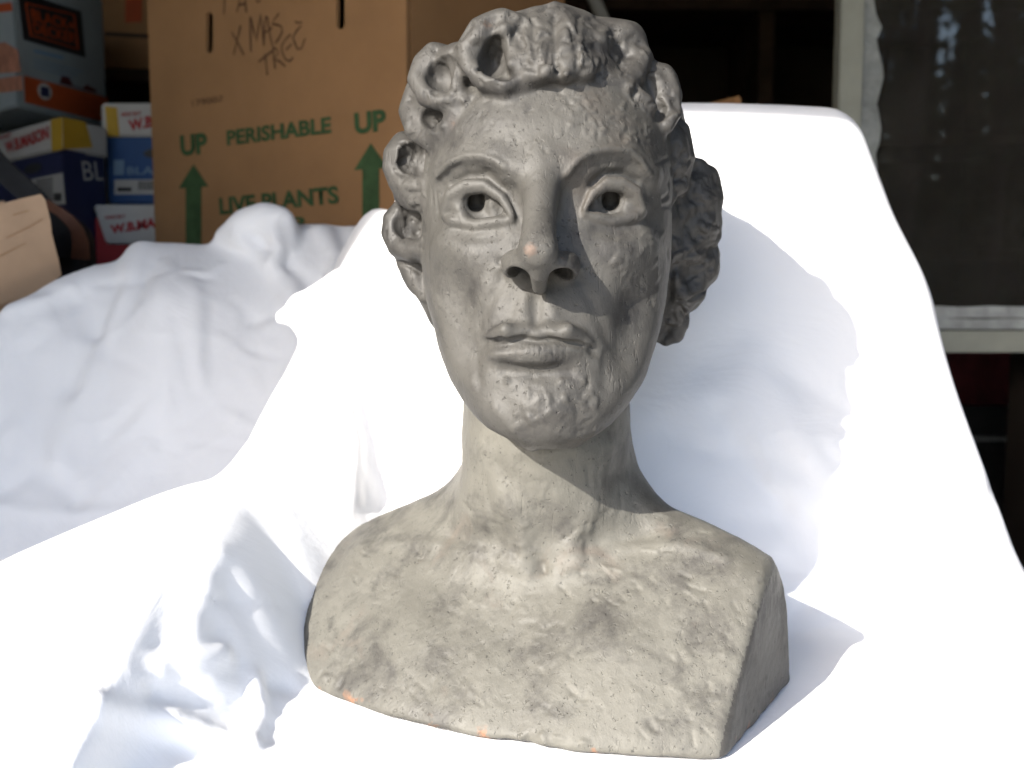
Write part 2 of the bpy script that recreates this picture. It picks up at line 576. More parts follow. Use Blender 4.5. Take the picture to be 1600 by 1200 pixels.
# ------------------------------------------------------------------ the bust
TORSO, NECK, HEAD, HAIR, EYE_A, EYE_B, NOSE, MOUTH, BROW_A, BROW_B, EAR, CUTFACE = range(1, 13)
CURL0 = 20
BASE_Z = -0.2560
bf = Field((-0.160, 0.515, -0.270), (0.200, 0.875, 0.185), VOX)

# torso: a slanting prism with a rounded front and two sawn ends
A = np.array((-0.1405, 0.668)); B = np.array((0.1104, 0.55)); C = np.array((0.174, 0.66))
U = (B - A) / np.linalg.norm(B - A); VV = np.array((-U[1], U[0])); MID = (A + B) / 2; HL = np.linalg.norm(B - A) / 2
sl, X, Y, Z = bf.box((-0.160, 0.515, -0.270), (0.200, 0.86, -0.10))
a = (X - MID[0]) * U[0] + (Y - MID[1]) * U[1] + 0 * Z
b = (X - MID[0]) * VV[0] + (Y - MID[1]) * VV[1] + 0 * Z
h = Z - BASE_Z
arc = 1 - np.clip(a / HL, -1.3, 1.3) ** 2
hs = np.sqrt(np.maximum(h, 0) ** 2 + 0.012 ** 2) - 0.012 + np.minimum(h, 0) * 0
bfront = -0.030 * arc * (1 - 0.35 * h / 0.08) + hs * 1.05
front = (bfront - b) * 0.73
ztop = np.interp(X, [-0.165, -0.137, -0.129, -0.106, -0.0667, -0.032, 0.02, 0.0755, 0.1045, 0.1387, 0.155, 0.165, 0.19],
                 [-0.232, -0.208, -0.196, -0.177, -0.152, -0.125, -0.118, -0.122, -0.135, -0.155, -0.166, -0.180, -0.210]) + 0 * Y + 0 * Z
top = (Z - ztop) * 0.88
back = (b - 0.128 + h * 0.12)
def halfplane(p, q, tilt):
    dirv = (q - p) / np.linalg.norm(q - p)
    n = np.array((dirv[1], -dirv[0]))
    return ((X - p[0]) * n[0] + (Y - p[1]) * n[1]) + tilt * h
right = halfplane(B, C, 0.03)
left = -halfplane(A, A + np.array((0.020, 0.11)), 0.0) - 0.12 * h
def smax(p, q, k):
    hh = np.maximum(k - np.abs(p - q), 0)
    return np.maximum(p, q) + hh * hh / (4 * k)
d = smax(front, top, 0.028)
d = smax(d, back, 0.03)
d = smax(d, left, 0.010)
d = smax(d, right, 0.006)
d = smax(d, BASE_Z - Z, 0.004)
bf.put(sl, d.astype(np.float32), 0, TORSO)

# neck
bf.loft([(560, 742, 962, .650, .775), (640, 725, 982, .640, .775), (700, 722, 985, .638, .772), (740, 722, 986, .640, .77),
         (790, 716, 996, .640, .77), (850, 705, 1010, .645, .77), (900, 700, 1012, .655, .77)], 2.1, 0.030, NECK, 0.45)
# head
bf.loft([(30, 800, 920, .690, .76), (70, 730, 985, .655, .80), (120, 690, 1020, .636, .815), (200, 668, 1042, .617, .825),
         (260, 663, 1047, .609, .825), (330, 661, 1047, .607, .82), (400, 659, 1045, .604, .80), (470, 666, 1038, .600, .775),
         (550, 686, 1022, .594, .75), (600, 703, 1006, .590, .73), (640, 726, 981, .587, .71), (670, 754, 953, .587, .68),
         (688, 786, 926, .589, .65), (699, 818, 900, .596, .63)], 2.25, 0.010, HEAD)
# hair cap
bf.loft([(24, 815, 900, .695, .76), (48, 750, 982, .668, .80), (90, 672, 1022, .652, .83), (150, 650, 1058, .655, .845),
         (220, 632, 1076, .668, .85), (300, 625, 1092, .684, .85), (380, 622, 1098, .692, .84), (440, 648, 1088, .70, .82),
         (500, 668, 1062, .71, .80), (535, 690, 1035, .72, .78)], 2.2, 0.004, HAIR)

def px_chain(pts, k=0.004, lab=None, cut=False):
    """pts: (px, py, depth, radius in px)"""
    bf.chain([P(x, y, d) for x, y, d, r in pts], [S(r, d) for x, y, d, r in pts], k, lab, cut)

def px_ell(px, py, d, rx, rz, ry, k=0.004, lab=None, rot=None, cut=False):
    bf.ell(P(px, py, d), (S(rx, d), ry, S(rz, d)), k, lab, rot, cut)

# broad forms of the face -------------------------------------------------
st = bf.stroke
st([(745, 310)], 52, -0.0090); st([(955, 306)], 54, -0.0095)          # sockets
st([(705, 300), (690, 340)], 26, -0.003); st([(1005, 300), (1020, 340)], 26, -0.003)
st([(690, 262), (725, 246), (765, 246), (800, 268)], 22, 0.0050)      # brow ridge
st([(895, 262), (930, 238), (985, 238), (1018, 272)], 22, 0.0050)
st([(800, 300), (812, 340)], 20, -0.004); st([(888, 295), (885, 340)], 20, -0.004)
st([(698, 378), (732, 395)], 36, 0.0048); st([(1006, 383), (972, 400)], 36, 0.0048)   # cheekbones
st([(712, 470), (730, 540)], 36, -0.0074); st([(995, 480), (980, 545)], 36, -0.0078) # hollow cheeks
st([(840, 530)], 62, 0.0050)                                          # muzzle
st([(845, 632), (862, 640)], 40, 0.0040)                              # chin
st([(840, 588)], 34, -0.0028)
st([(735, 600), (770, 650)], 26, 0.0015); st([(985, 600), (940, 650)], 26, 0.0015)
st([(785, 160)], 50, 0.0012); st([(905, 160)], 50, 0.0012); st([(848, 260)], 26, 0.001)
# nose
px_chain([(848, 258, .6185, 27), (846, 296, .6068, 26), (843, 340, .5936, 26), (841, 378, .5805, 28)], 0.010, NOSE)
px_chain([(831, 393, .5725, 18), (850, 393, .5725, 18)], 0.007, NOSE)
px_ell(806, 413, .590, 22, 23, 0.015, 0.007, NOSE, (0, 0, 18))
px_ell(883, 416, .590, 24, 24, 0.015, 0.007, NOSE, (0, 0, -18))
px_chain([(842, 404, .573, 17), (843, 428, .579, 14), (843, 448, .592, 12)], 0.005, NOSE)
st([(781, 408), (785, 436)], 5, -0.0018); st([(910, 408), (905, 438)], 5, -0.0022)
# nostrils open forwards and down
bf.chain([P(806, 440, .574), P(811, 424, .590), P(822, 404, .606)], [S(18, .58), S(17, .59), S(8, .6)], 0.0015, None, True)
bf.chain([P(880, 443, .574), P(877, 426, .590), P(866, 406, .606)], [S(20, .58), S(18, .59), S(8, .6)], 0.0015, None, True)
# lips
st([(822, 462), (812, 490)], 9, 0.0011); st([(856, 462), (866, 490)], 9, 0.0011)
st([(838, 470), (838, 505)], 9, -0.0022)
def on(px, py, r, inset=0.45):
    p = bf.hit(px, py, 0.5, 0.9)
    if p is None: p = P(px, py, 0.62)
    return (px, py, p[1] + S(r, p[1]) * inset, r)
zm = bf.hit(840, 525, .5, .9)[1]
px_ell(806, 517, zm + .0078, 36, 16, .0120, 0.0035, MOUTH, (0, -10, 14))
px_ell(869, 518, zm + .0078, 38, 16, .0120, 0.0035, MOUTH, (0, 13, -12))
px_ell(838, 523, zm + .0058, 20, 12, .0090, 0.004, MOUTH)
px_chain([on(757, 531, 4), on(772, 523, 9, .3), on(790, 516, 12, .1)], .004, MOUTH)
px_chain([on(888, 516, 12, .1), on(908, 526, 9, .3), on(927, 542, 4)], .004, MOUTH)
st([(838, 488), (838, 505)], 9, -0.0016)
px_ell(840, 550, zm + .0080, 77, 20, .0130, 0.0045, MOUTH, (0, -3, 0))
px_ell(838, 552, zm + .0045, 42, 18, .0095, 0.005, MOUTH)
def slit(pts):
    q = [(x, y, (bf.hit(x, y, .5, .9) if bf.hit(x, y, .5, .9) is not None else P(x, y, zm))) for x, y in pts]
    bf.chain([P(x, y, p[1] + .0005) for x, y, p in q], [S(3.6, .6)] * len(q), .0022, None, True)
slit([(756, 533), (785, 530), (812, 528), (838, 533), (866, 530), (898, 536), (926, 545)])
st([(753, 534)], 9, -0.0026); st([(930, 547)], 9, -0.0030)
st([(790, 579), (840, 584), (888, 579)], 11, -0.0030)
for k_ in range(10):
    st([(800 + 9 * k_, 539 + random.uniform(-2, 2)), (802 + 9 * k_, 560)], 2.4, -0.0003)
# folds from the nose to the mouth corners
st([(783, 440), (765, 470), (750, 505)], 11, -0.0014); st([(905, 440), (930, 480), (948, 525)], 11, -0.0014)
st([(745, 545), (748, 600)], 10, -0.001); st([(945, 555), (945, 600)], 10, -0.001)

# eyes ---------------------------------------------------------------------
def eye(cx, cy, outer, inner, top, bot, lab, hole):
    s = 1 if outer[0] > inner[0] else -1
    dz = bf.hit(cx, cy, .5, .9)[1]
    rb = 0.0185
    dc = dz + rb - 0.0058
    bf.ell(P(cx, cy, dc), (rb * 1.05, rb, rb * 0.72), 0.008, lab)
    def sp(px, py, r, lift):            # a point riding on the ball
        p = bf.hit(px, py, .5, .9)
        return (px, py, p[1] - lift + S(r, p[1]) * 0.5, r)
    mx = (outer[0] + inner[0]) / 2
    up = [outer, (outer[0] * .78 + cx * .22, top * .62 + outer[1] * .38), (cx + (outer[0] - cx) * .30, top + 4), (cx + (inner[0] - cx) * .25, top + 3), (inner[0] * .72 + cx * .28, top * .55 + inner[1] * .45), (inner[0], inner[1])]
    lo = [(outer[0], outer[1] + 5), (outer[0] * .7 + cx * .3, bot * .62 + outer[1] * .38), (cx, bot), (inner[0] * .6 + cx * .4, bot * .68 + inner[1] * .32), (inner[0], inner[1] + 9)]
    rads_u = [5, 10, 13, 12, 8, 5]; rads_l = [5, 9, 11, 10, 6]
    U_ = [sp(x, y, r, .0030) for (x, y), r in zip(up, rads_u)]
    L_ = [sp(x, y, r, .0010) for (x, y), r in zip(lo, rads_l)]
    # sunk white of the eye between the lids
    px_ell(cx, cy + 4, dc - rb, 46, 25, 0.0052, 0.003, None, None, True)
    px_ell(hole[0], hole[1] + 2, dc - rb + .003, 23, 23, 0.0038, 0.001, None, None, True)    # carved iris
    # deep pupil
    hx, hy, hr = hole
    bf.chain([P(hx, hy + 2, dc - rb - .004), P(hx, hy + 2, dc - rb + .013)], [S(hr, .62), S(hr * .9, .62)], 0.001, None, True)
    bf.chain([P(hx, hy - 7, dc - rb - .004), P(hx, hy - 7, dc - rb + .013)], [S(hr * .9, .62), S(hr * .8, .62)], 0.001, None, True)
    px_chain(U_, 0.0022, lab); px_chain(L_, 0.0022, lab)
    # fold above the upper lid and under the lower one
    st([(x, y - 17) for x, y in up[1:5]], 6, -0.0030)
    st([(x, y + 20) for x, y in lo[1:4]], 10, -0.0008)
eye(746, 322, (694, 332), (800, 336), 287, 353, EYE_A, (744, 316, 14.5))
eye(957, 318, (1005, 326), (914, 326), 284, 347, EYE_B, (954, 313, 15))
# lumps of the carved white
st([(720, 328), (724, 336)], 7, 0.002); st([(768, 322), (772, 334)], 8, 0.0022); st([(930, 322)], 8, 0.0022); st([(978, 328)], 8, 0.0018)

# brows: sharp upper lip of clay with a scooped plane below
st([(684, 275), (700, 256), (728, 243), (752, 244), (775, 252), (788, 262)], 5, 0.0036)
st([(690, 300), (692, 280), (715, 263), (745, 262), (775, 274)], 9, -0.0024)
st([(684, 330), (681, 296), (690, 272)], 4, -0.0012); st([(676, 320), (675, 290)], 4, -0.0008)
st([(886, 272), (905, 248), (925, 236), (955, 232), (985, 236), (1003, 252), (1015, 272)], 5, 0.0032)
st([(905, 268), (930, 254), (965, 250), (995, 262)], 10, -0.0024)
bf.paint([(684, 275), (700, 258), (728, 246), (752, 246), (775, 254), (788, 264)], 10, BROW_A, [HEAD])
bf.paint([(890, 268), (905, 250), (925, 239), (955, 235), (985, 239), (1003, 255)], 10, BROW_B, [HEAD])

# hair ---------------------------------------------------------------------
_c = [CURL0]
def curl(rim, hollow=None, k=0.006, blob=None, fill=True):
    """a rolled lock: thick rim, optional hollow heart"""
    lab = _c[0]; _c[0] += 1
    if blob:
        for q in blob:
            px_ell(*q[:6], k=0.005, lab=lab, rot=q[6] if len(q) > 6 else None)
    if hollow and rim and fill:
        q = np.array([p[:3] for p in rim]); c_ = q.mean(0)
        hx_, hz_ = (q[:, 0].max() - q[:, 0].min()) / 2, (q[:, 1].max() - q[:, 1].min()) / 2
        px_ell((q[:, 0].max() + q[:, 0].min()) / 2 + 6, (q[:, 1].max() + q[:, 1].min()) / 2, c_[2] + 0.016, hx_ + 8, hz_ + 8, 0.020, k=0.006, lab=lab)
    if rim:
        px_chain(rim, k, lab)
    if hollow:
        for q in hollow:
            px_ell(*q[:6], k=0.002, cut=True, rot=q[6] if len(q) > 6 else None)
# big curl over the brow, viewer's left
curl([(820, 46, .650, 18), (785, 34, .646, 19), (750, 46, .645, 19), (730, 76, .643, 18), (735, 106, .638, 17), (760, 126, .632, 18), (790, 134, .628, 17), (816, 134, .630, 11)],
     [(774, 84, .630, 25, 36, .020, (0, 15, 0)), (788, 110, .624, 20, 15, .012)])
curl([(676, 82, .664, 14), (660, 98, .663, 15), (652, 124, .658, 16), (668, 150, .652, 17), (695, 160, .647, 15), (726, 156, .644, 10)],
     [(690, 116, .649, 26, 27, .009, (0, -25, 0))], blob=[(716, 112, .656, 30, 44, .014)])
curl([(650, 140, .682, 16), (640, 174, .678, 17), (650, 203, .670, 17), (674, 218, .660, 17), (698, 204, .650, 15), (712, 180, .645, 9)],
     [(678, 184, .658, 25, 15, .008, (0, 12, 0))])
curl([(628, 222, .694, 12), (613, 240, .692, 13), (612, 262, .690, 14), (622, 282, .687, 17), (642, 293, .678, 17), (666, 290, .668, 12)],
     [(648, 248, .682, 27, 25, .006, (0, -20, 0))], blob=[(640, 244, .694, 28, 32, .014)])
curl([(672, 312, .670, 14), (648, 314, .680, 16), (630, 308, .688, 14)])
curl([(624, 326, .698, 11), (611, 342, .696, 13), (611, 362, .694, 15), (622, 385, .690, 17), (645, 394, .680, 17), (664, 386, .670, 11)],
     [(642, 348, .686, 29, 27, .006, (0, 20, 0))], blob=[(644, 352, .702, 32, 42, .016)])
curl([(636, 412, .695, 16), (650, 438, .690, 16), (662, 464, .685, 10)], blob=[(652, 425, .70, 18, 36, .014)])
px_chain([(800, 44, .646, 12), (800, 74, .640, 12), (806, 104, .632, 9)], .005, CURL0)
px_chain([(706, 84, .656, 8), (712, 112, .650, 9), (716, 140, .645, 7)], .005, CURL0 + 1)
# locks combed up from the forehead
px_ell(862, 76, .672, 88, 44, .022, 0.01, HAIR)
curl([(810, 42, .664, 20), (818, 66, .650, 23), (822, 98, .634, 18), (826, 116, .626, 11)], k=0.009)
curl([(842, 34, .666, 21), (846, 62, .646, 24), (848, 96, .630, 20), (850, 114, .624, 13)], k=0.009)
curl([(876, 31, .666, 24), (890, 58, .645, 26), (888, 92, .630, 21), (884, 114, .624, 13)], k=0.009)
curl([(908, 42, .668, 22), (920, 72, .650, 24), (914, 106, .630, 17)], k=0.009)
curl([(938, 54, .676, 22), (946, 84, .660, 21), (936, 114, .645, 14)], blob=[(968, 62, .678, 38, 28, .018)], k=0.009)
curl([(985, 62, .680, 20), (1000, 90, .668, 20), (992, 118, .655, 16), (968, 128, .645, 12), (945, 128, .640, 8)])
curl([(1008, 110, .676, 18), (1030, 128, .672, 22), (1044, 150, .668, 20), (1048, 176, .662, 17), (1042, 196, .656, 11)],
     [(1012, 140, .650, 14, 12, .008)])
curl([(960, 132, .648, 9), (985, 142, .646, 12), (1008, 158, .648, 11), (1022, 172, .650, 8)])
# viewer's right side
curl([(1062, 205, .70, 16), (1068, 245, .70, 18), (1060, 285, .69, 15), (1048, 305, .68, 9)], blob=[(1050, 240, .690, 26, 44, .014)])
curl([(1085, 268, .735, 16), (1104, 275, .735, 17), (1112, 310, .735, 16), (1110, 345, .735, 14)], blob=[(1085, 315, .735, 36, 50, .02)],
     hollow=[(1088, 325, .708, 14, 16, .007)])
curl([(1070, 345, .72, 14), (1095, 368, .728, 18), (1112, 366, .735, 15), (1114, 350, .737, 12)], blob=[(1085, 355, .73, 36, 34, .016)])
curl([(1056, 400, .71, 12), (1085, 392, .722, 15), (1108, 398, .735, 15), (1104, 425, .735, 14), (1085, 445, .73, 13)], [(1078, 415, .71, 14, 9, .006)])
curl([(1052, 432, .715, 13), (1064, 462, .72, 15), (1078, 470, .73, 15), (1084, 452, .735, 12)], [(1052, 448, .70, 9, 14, .01)])
curl([(1045, 480, .725, 14), (1060, 500, .735, 17), (1055, 522, .735, 15), (1042, 532, .735, 9)])
# finger marks and grooves in the hair
for pix, r, amp in (([(832, 30), (838, 110)], 4, -.0018), ([(866, 25), (868, 108)], 4, -.0018), ([(904, 30), (902, 104)], 4, -.0018), ([(818, 40), (828, 80)], 3, .001), ([(880, 20), (905, 60), (908, 100)], 3, .0012),
                    ([(860, 70), (856, 100)], 3, -.0015), ([(890, 40), (899, 75)], 3, -.0015), ([(932, 70), (930, 108)], 5, -.002), ([(955, 85), (975, 108)], 5, -.002),
                    ([(1040, 180), (1052, 168)], 3, -.002), ([(1070, 240), (1048, 268)], 5, -.002), ([(1078, 255), (1055, 290)], 3, .0012), ([(1058, 300), (1062, 335)], 4, -.002),
                    ([(1100, 290), (1118, 302)], 3, -.002), ([(1082, 395), (1060, 408), (1050, 425)], 4, -.003), ([(1125, 372), (1108, 378), (1090, 392)], 3, -.0022),
                    ([(1112, 418), (1090, 428), (1068, 440)], 3, -.002), ([(1048, 425), (1042, 465), (1035, 500)], 6, -.004), ([(1100, 455), (1080, 468), (1060, 470)], 3, -.002),
                    ([(1066, 478), (1070, 505)], 3, -.002), ([(612, 408), (640, 414), (656, 425)], 3, -.003), ([(655, 205), (640, 214)], 3, -.002),
                    ([(735, 40), (720, 60)], 5, -.002), ([(700, 90), (735, 130)], 5, -.002), ([(655, 300), (640, 302)], 3, -.002), ([(640, 330), (660, 335)], 4, -.0015)):
    st(pix, r, amp)
def lumps(n, poly, r0, r1, amp):
    poly = np.array(poly, float); lo, hi = poly.min(0), poly.max(0)
    for _ in range(n):
        p = lo + (hi - lo) * RNG.random(2)
        ins = False; j = len(poly) - 1
        for i in range(len(poly)):
            if (poly[i][1] > p[1]) != (poly[j][1] > p[1]) and p[0] < (poly[j][0] - poly[i][0]) * (p[1] - poly[i][1]) / (poly[j][1] - poly[i][1]) + poly[i][0]:
                ins = not ins
            j = i
        if ins:
            an = RNG.uniform(0, math.pi); L = RNG.uniform(0, 16)
            st([tuple(p), (p[0] + L * math.cos(an), p[1] + L * math.sin(an))], RNG.uniform(r0, r1), amp * RNG.uniform(.4, 1) * RNG.choice((-1, 1)))
TOPH = [(735, 40), (800, 20), (870, 5), (960, 35), (1050, 110), (1070, 200), (1030, 170), (950, 120), (830, 118), (800, 110)]
lumps(150, TOPH, 4, 10, .0028)
lumps(60, [(1040, 200), (1120, 255), (1132, 380), (1090, 480), (1040, 530), (1050, 400)], 4, 11, .0026)
lumps(70, [(640, 90), (740, 30), (820, 130), (700, 160), (665, 300), (660, 400), (600, 390), (600, 240)], 4, 8, .0014)
# pits and nicks of worked clay, thick in the hair and the hairline
def nicks(n, poly, r, amp, length, ang=None):
    poly = np.array(poly, float)
    lo, hi = poly.min(0), poly.max(0)
    k = 0
    while k < n:
        p = lo + (hi - lo) * RNG.random(2)
        ins = False; j = len(poly) - 1
        for i in range(len(poly)):
            if (poly[i][1] > p[1]) != (poly[j][1] > p[1]) and p[0] < (poly[j][0] - poly[i][0]) * (p[1] - poly[i][1]) / (poly[j][1] - poly[i][1]) + poly[i][0]:
                ins = not ins
            j = i
        k += 1
        if not ins: continue
        an = RNG.uniform(0, math.pi) if ang is None else RNG.normal(ang, 0.5)
        L = length * RNG.uniform(0.2, 1.0)
        q = p + L * np.array((math.cos(an), math.sin(an)))
        st([tuple(p), tuple(q)], r * RNG.uniform(.7, 1.4), amp * RNG.uniform(.3, 1.0) * (1 if RNG.random() < .7 else -.8))
nicks(90, TOPH, 2.6, -.0026, 15)
nicks(90, [(640, 90), (740, 30), (820, 130), (700, 160), (665, 300), (660, 400), (600, 390), (600, 240)], 2.4, -.0020, 16)
nicks(70, [(1040, 200), (1120, 255), (1132, 380), (1090, 480), (1040, 530), (1050, 400)], 3, -.0030, 24)
nicks(90, [(480, 1040), (600, 1085), (820, 1140), (1120, 1170), (1120, 1194), (820, 1164), (600, 1114), (480, 1064)], 5, -.0022, 14)
nicks(90, [(640, 80), (740, 20), (860, 10), (960, 40), (1060, 130), (1080, 250), (1000, 130), (760, 130), (660, 250), (600, 380), (620, 230)], 3.2, -.0016, 12)
nicks(60, [(1050, 220), (1120, 260), (1130, 400), (1040, 530), (1050, 400)], 4, -.002, 22)
nicks(30, [(610, 230), (660, 230), (670, 400), (610, 390)], 3, -.0016, 10)
nicks(80, [(890, 140), (1000, 150), (1030, 220), (930, 225), (880, 190)], 2.4, .0012, 14)
nicks(50, [(700, 140), (1000, 140), (1020, 230), (690, 240)], 2.6, -.0010, 10)
nicks(70, [(950, 360), (1040, 350), (1030, 480), (970, 450)], 2.6, .0010, 12, 2.0)
nicks(50, [(670, 380), (780, 400), (760, 600), (690, 520)], 3, .0004, 14)
nicks(60, [(790, 590), (950, 590), (930, 680), (800, 670)], 4, .0013, 16)
nicks(40, [(780, 535), (910, 540), (880, 560), (800, 560)], 2.4, -.0004, 8, 1.3)
nicks(90, [(520, 870), (720, 760), (990, 760), (1190, 880), (1200, 930), (520, 930)], 3.2, -.0009, 26, .5)
nicks(240, [(500, 920), (1190, 920), (1130, 1160), (480, 1060)], 3.6, -.0007, 22, .8)
nicks(24, [(1150, 1130), (1220, 960), (1230, 1050), (1150, 1180)], 2.5, -.001, 8)
nicks(50, [(725, 690), (985, 690), (985, 880), (725, 880)], 5, -.0006, 40, 1.5)

# neck and chest -----------------------------------------------------------
st([(752, 700), (790, 790), (822, 860)], 18, 0.0018); st([(950, 700), (930, 790), (890, 860)], 18, 0.0018)
st([(775, 640), (840, 712), (900, 700)], 10, 0.0018)
st([(843, 800), (846, 880)], 26, -0.0018); st([(846, 888)], 14, -0.001)
st([(770, 850), (700, 838)], 26, -0.005); st([(945, 850), (1000, 835)], 28, -0.005)
st([(826, 892), (760, 868), (660, 846), (600, 850)], 12, 0.0022); st([(872, 892), (950, 860), (1060, 850), (1130, 870)], 12, 0.0022)
st([(797, 820), (803, 870)], 7, -0.0008); st([(915, 840), (920, 876)], 8, -0.001); st([(848, 882), (850, 892)], 5, -0.0016)

st([(640, 1000)], 70, 0.003); st([(960, 1010)], 80, 0.003); st([(800, 1000), (810, 1120)], 40, -0.002)
st([(560, 860), (540, 900)], 30, 0.002); st([(1160, 890)], 30, 0.002)
# sawn end facing right gets its own part
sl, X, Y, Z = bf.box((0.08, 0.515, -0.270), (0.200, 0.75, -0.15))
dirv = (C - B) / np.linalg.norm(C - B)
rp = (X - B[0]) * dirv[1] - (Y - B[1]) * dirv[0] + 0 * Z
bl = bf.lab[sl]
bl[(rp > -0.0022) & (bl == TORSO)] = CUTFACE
# the hand-smoothed look: one light blur, then clay unevenness on the mesh
V, Q = bf.mesh()
V = relax(V, Q, 1)
N = vert_normals(V, Q)
Vf = V.astype(np.float32)
rough = 0.0007 * vnoise(Vf, 0.017) + 0.00035 * vnoise(Vf, 0.007, 9.3) + 0.00018 * vnoise(Vf, 0.0033, 3.1)
up = Vf[:, 2] > -0.16
iv = np.clip(np.round((V - bf.lo) / VOX).astype(int), 0, bf.n - 1)
is_hair = (bf.lab[iv[:, 0], iv[:, 1], iv[:, 2]] == HAIR)
hn = 1 - np.abs(vnoise(Vf, 0.019, 1.7)) * 2.2
hm = is_hair.astype(np.float64)
E_ = np.concatenate([Q[:, [0, 1]], Q[:, [1, 2]]]); dg = np.bincount(E_.ravel(), minlength=len(V)) + 1e-9
for _ in range(6):
    hm = (np.bincount(E_[:, 0], hm[E_[:, 1]], len(V)) + np.bincount(E_[:, 1], hm[E_[:, 0]], len(V))) / dg
rough = rough + (hm * (0.0022 * hn + 0.0010 * vnoise(Vf, 0.008, 4.4))).astype(np.float32)
V = V + N * (rough * np.where(up, 0.6, 0.7))[:, None]
N = vert_normals(V, Q)
ctr = V[Q].mean(1)
ii = np.clip(np.round((ctr - bf.lo) / VOX).astype(int), 0, bf.n - 1)
lab = bf.lab[ii[:, 0], ii[:, 1], ii[:, 2]]
lab[lab == 0] = TORSO
# keep the largest run of each label tidy: majority over neighbouring faces
for _ in range(3):
    vl = np.zeros((len(V),), dtype=np.int32)
    cnt = np.zeros((len(V), _c[0] + 1), dtype=np.int16)
    for k in range(4):
        np.add.at(cnt, (Q[:, k], lab), 1)
    vl = cnt.argmax(1)
    s = vl[Q]
    same = (s[:, 0] == s[:, 1]) & (s[:, 1] == s[:, 2])
    lab = np.where(same, s[:, 0], lab).astype(np.uint8)

bust_loc = BUST_LOC
bust = empty("clay_bust", bust_loc, "grey clay portrait bust of a curly haired head on bare shoulders, on the white sheet", "sculpture")
def part(name, labs, mat, parent):
    m = np.isin(lab, labs)
    if not m.any():
        return None
    q = Q[m]
    u, inv = np.unique(q, return_inverse=True)
    return mesh_obj(name, V[u], inv.reshape(-1, 4).astype(np.int32), mat, parent, bust_loc, N[u])
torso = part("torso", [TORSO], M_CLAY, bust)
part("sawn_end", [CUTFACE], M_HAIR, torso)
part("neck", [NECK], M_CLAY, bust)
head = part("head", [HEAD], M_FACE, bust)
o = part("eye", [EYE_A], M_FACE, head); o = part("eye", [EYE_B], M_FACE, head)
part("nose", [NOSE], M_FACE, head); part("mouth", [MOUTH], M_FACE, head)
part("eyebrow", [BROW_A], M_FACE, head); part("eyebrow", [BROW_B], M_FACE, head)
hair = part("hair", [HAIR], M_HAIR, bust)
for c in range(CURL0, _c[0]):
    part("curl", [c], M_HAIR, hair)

# ------------------------------------------------------------------ white sheet over the armchair
def np_smin(p, q, k):
    hh = np.maximum(k - np.abs(p - q), 0)
    return np.minimum(p, q) - hh * hh / (4 * k)

cf = Field((-0.46, 0.30, FLOOR_Z - 0.01), (0.52, 1.22, 0.185), CVOX)
sl, X, Y, Z = cf.box(cf.lo, cf.lo + cf.n * CVOX)
SEAT = BASE_Z - 0.0008
def rbox(cx, cy, cz, hx, hy, hz, r):
    qx, qy, qz = np.abs(X - cx) - hx + r, np.abs(Y - cy) - hy + r, np.abs(Z - cz) - hz + r
    return np.sqrt(np.maximum(qx, 0) ** 2 + np.maximum(qy, 0) ** 2 + np.maximum(qz, 0) ** 2) + np.minimum(np.maximum(qx, np.maximum(qy, qz)), 0) - r
seat = rbox(0.05, 0.62, (SEAT + FLOOR_Z) / 2, 0.35, 0.30, (SEAT - FLOOR_Z) / 2, 0.03)
# reclined back, widening downwards
TH = math.atan2(0.17, 0.40)
by, bz = 0.765, -0.25
SL = 0.434
sx = (Y - by) * math.sin(TH) + (Z - bz) * math.cos(TH)       # up the back
nx = (Y - by) * math.cos(TH) - (Z - bz) * math.sin(TH)       # into the back
s01 = np.clip(sx / SL, -0.6, 1.0)
xr = 0.402 - 0.106 * np.clip(s01, 0, 1)
xl = -0.165 + 0.088 * np.clip(s01, 0, 1) ** 1.3
xr = xr + 0.02 * np.clip(-s01, 0, 1)
bow = 0.012 * ((X - 0.10) / 0.2) ** 2
cxb = (xr + xl) / 2; hxb = (xr - xl) / 2
rr = 0.030
qx = np.abs(X - cxb) - hxb + rr
qs = sx - SL + rr
qn = np.abs(nx - bow - 0.075) - 0.075 + rr
chair_back = np.sqrt(np.maximum(qx, 0) ** 2 + np.maximum(qs, 0) ** 2 + np.maximum(qn, 0) ** 2) + np.minimum(np.maximum(qx, np.maximum(qs, qn)), 0) - rr
hang = rbox(0.10, 1.00, -0.36, 0.235, 0.10, 0.36, 0.04)       # the back's fall to the floor
d = np_smin(seat, chair_back, 0.05)
d = np_smin(d, hang, 0.06)
cf.put(sl, d.astype(np.float32))
cf.D0, cf.D1 = 0.45, 1.25
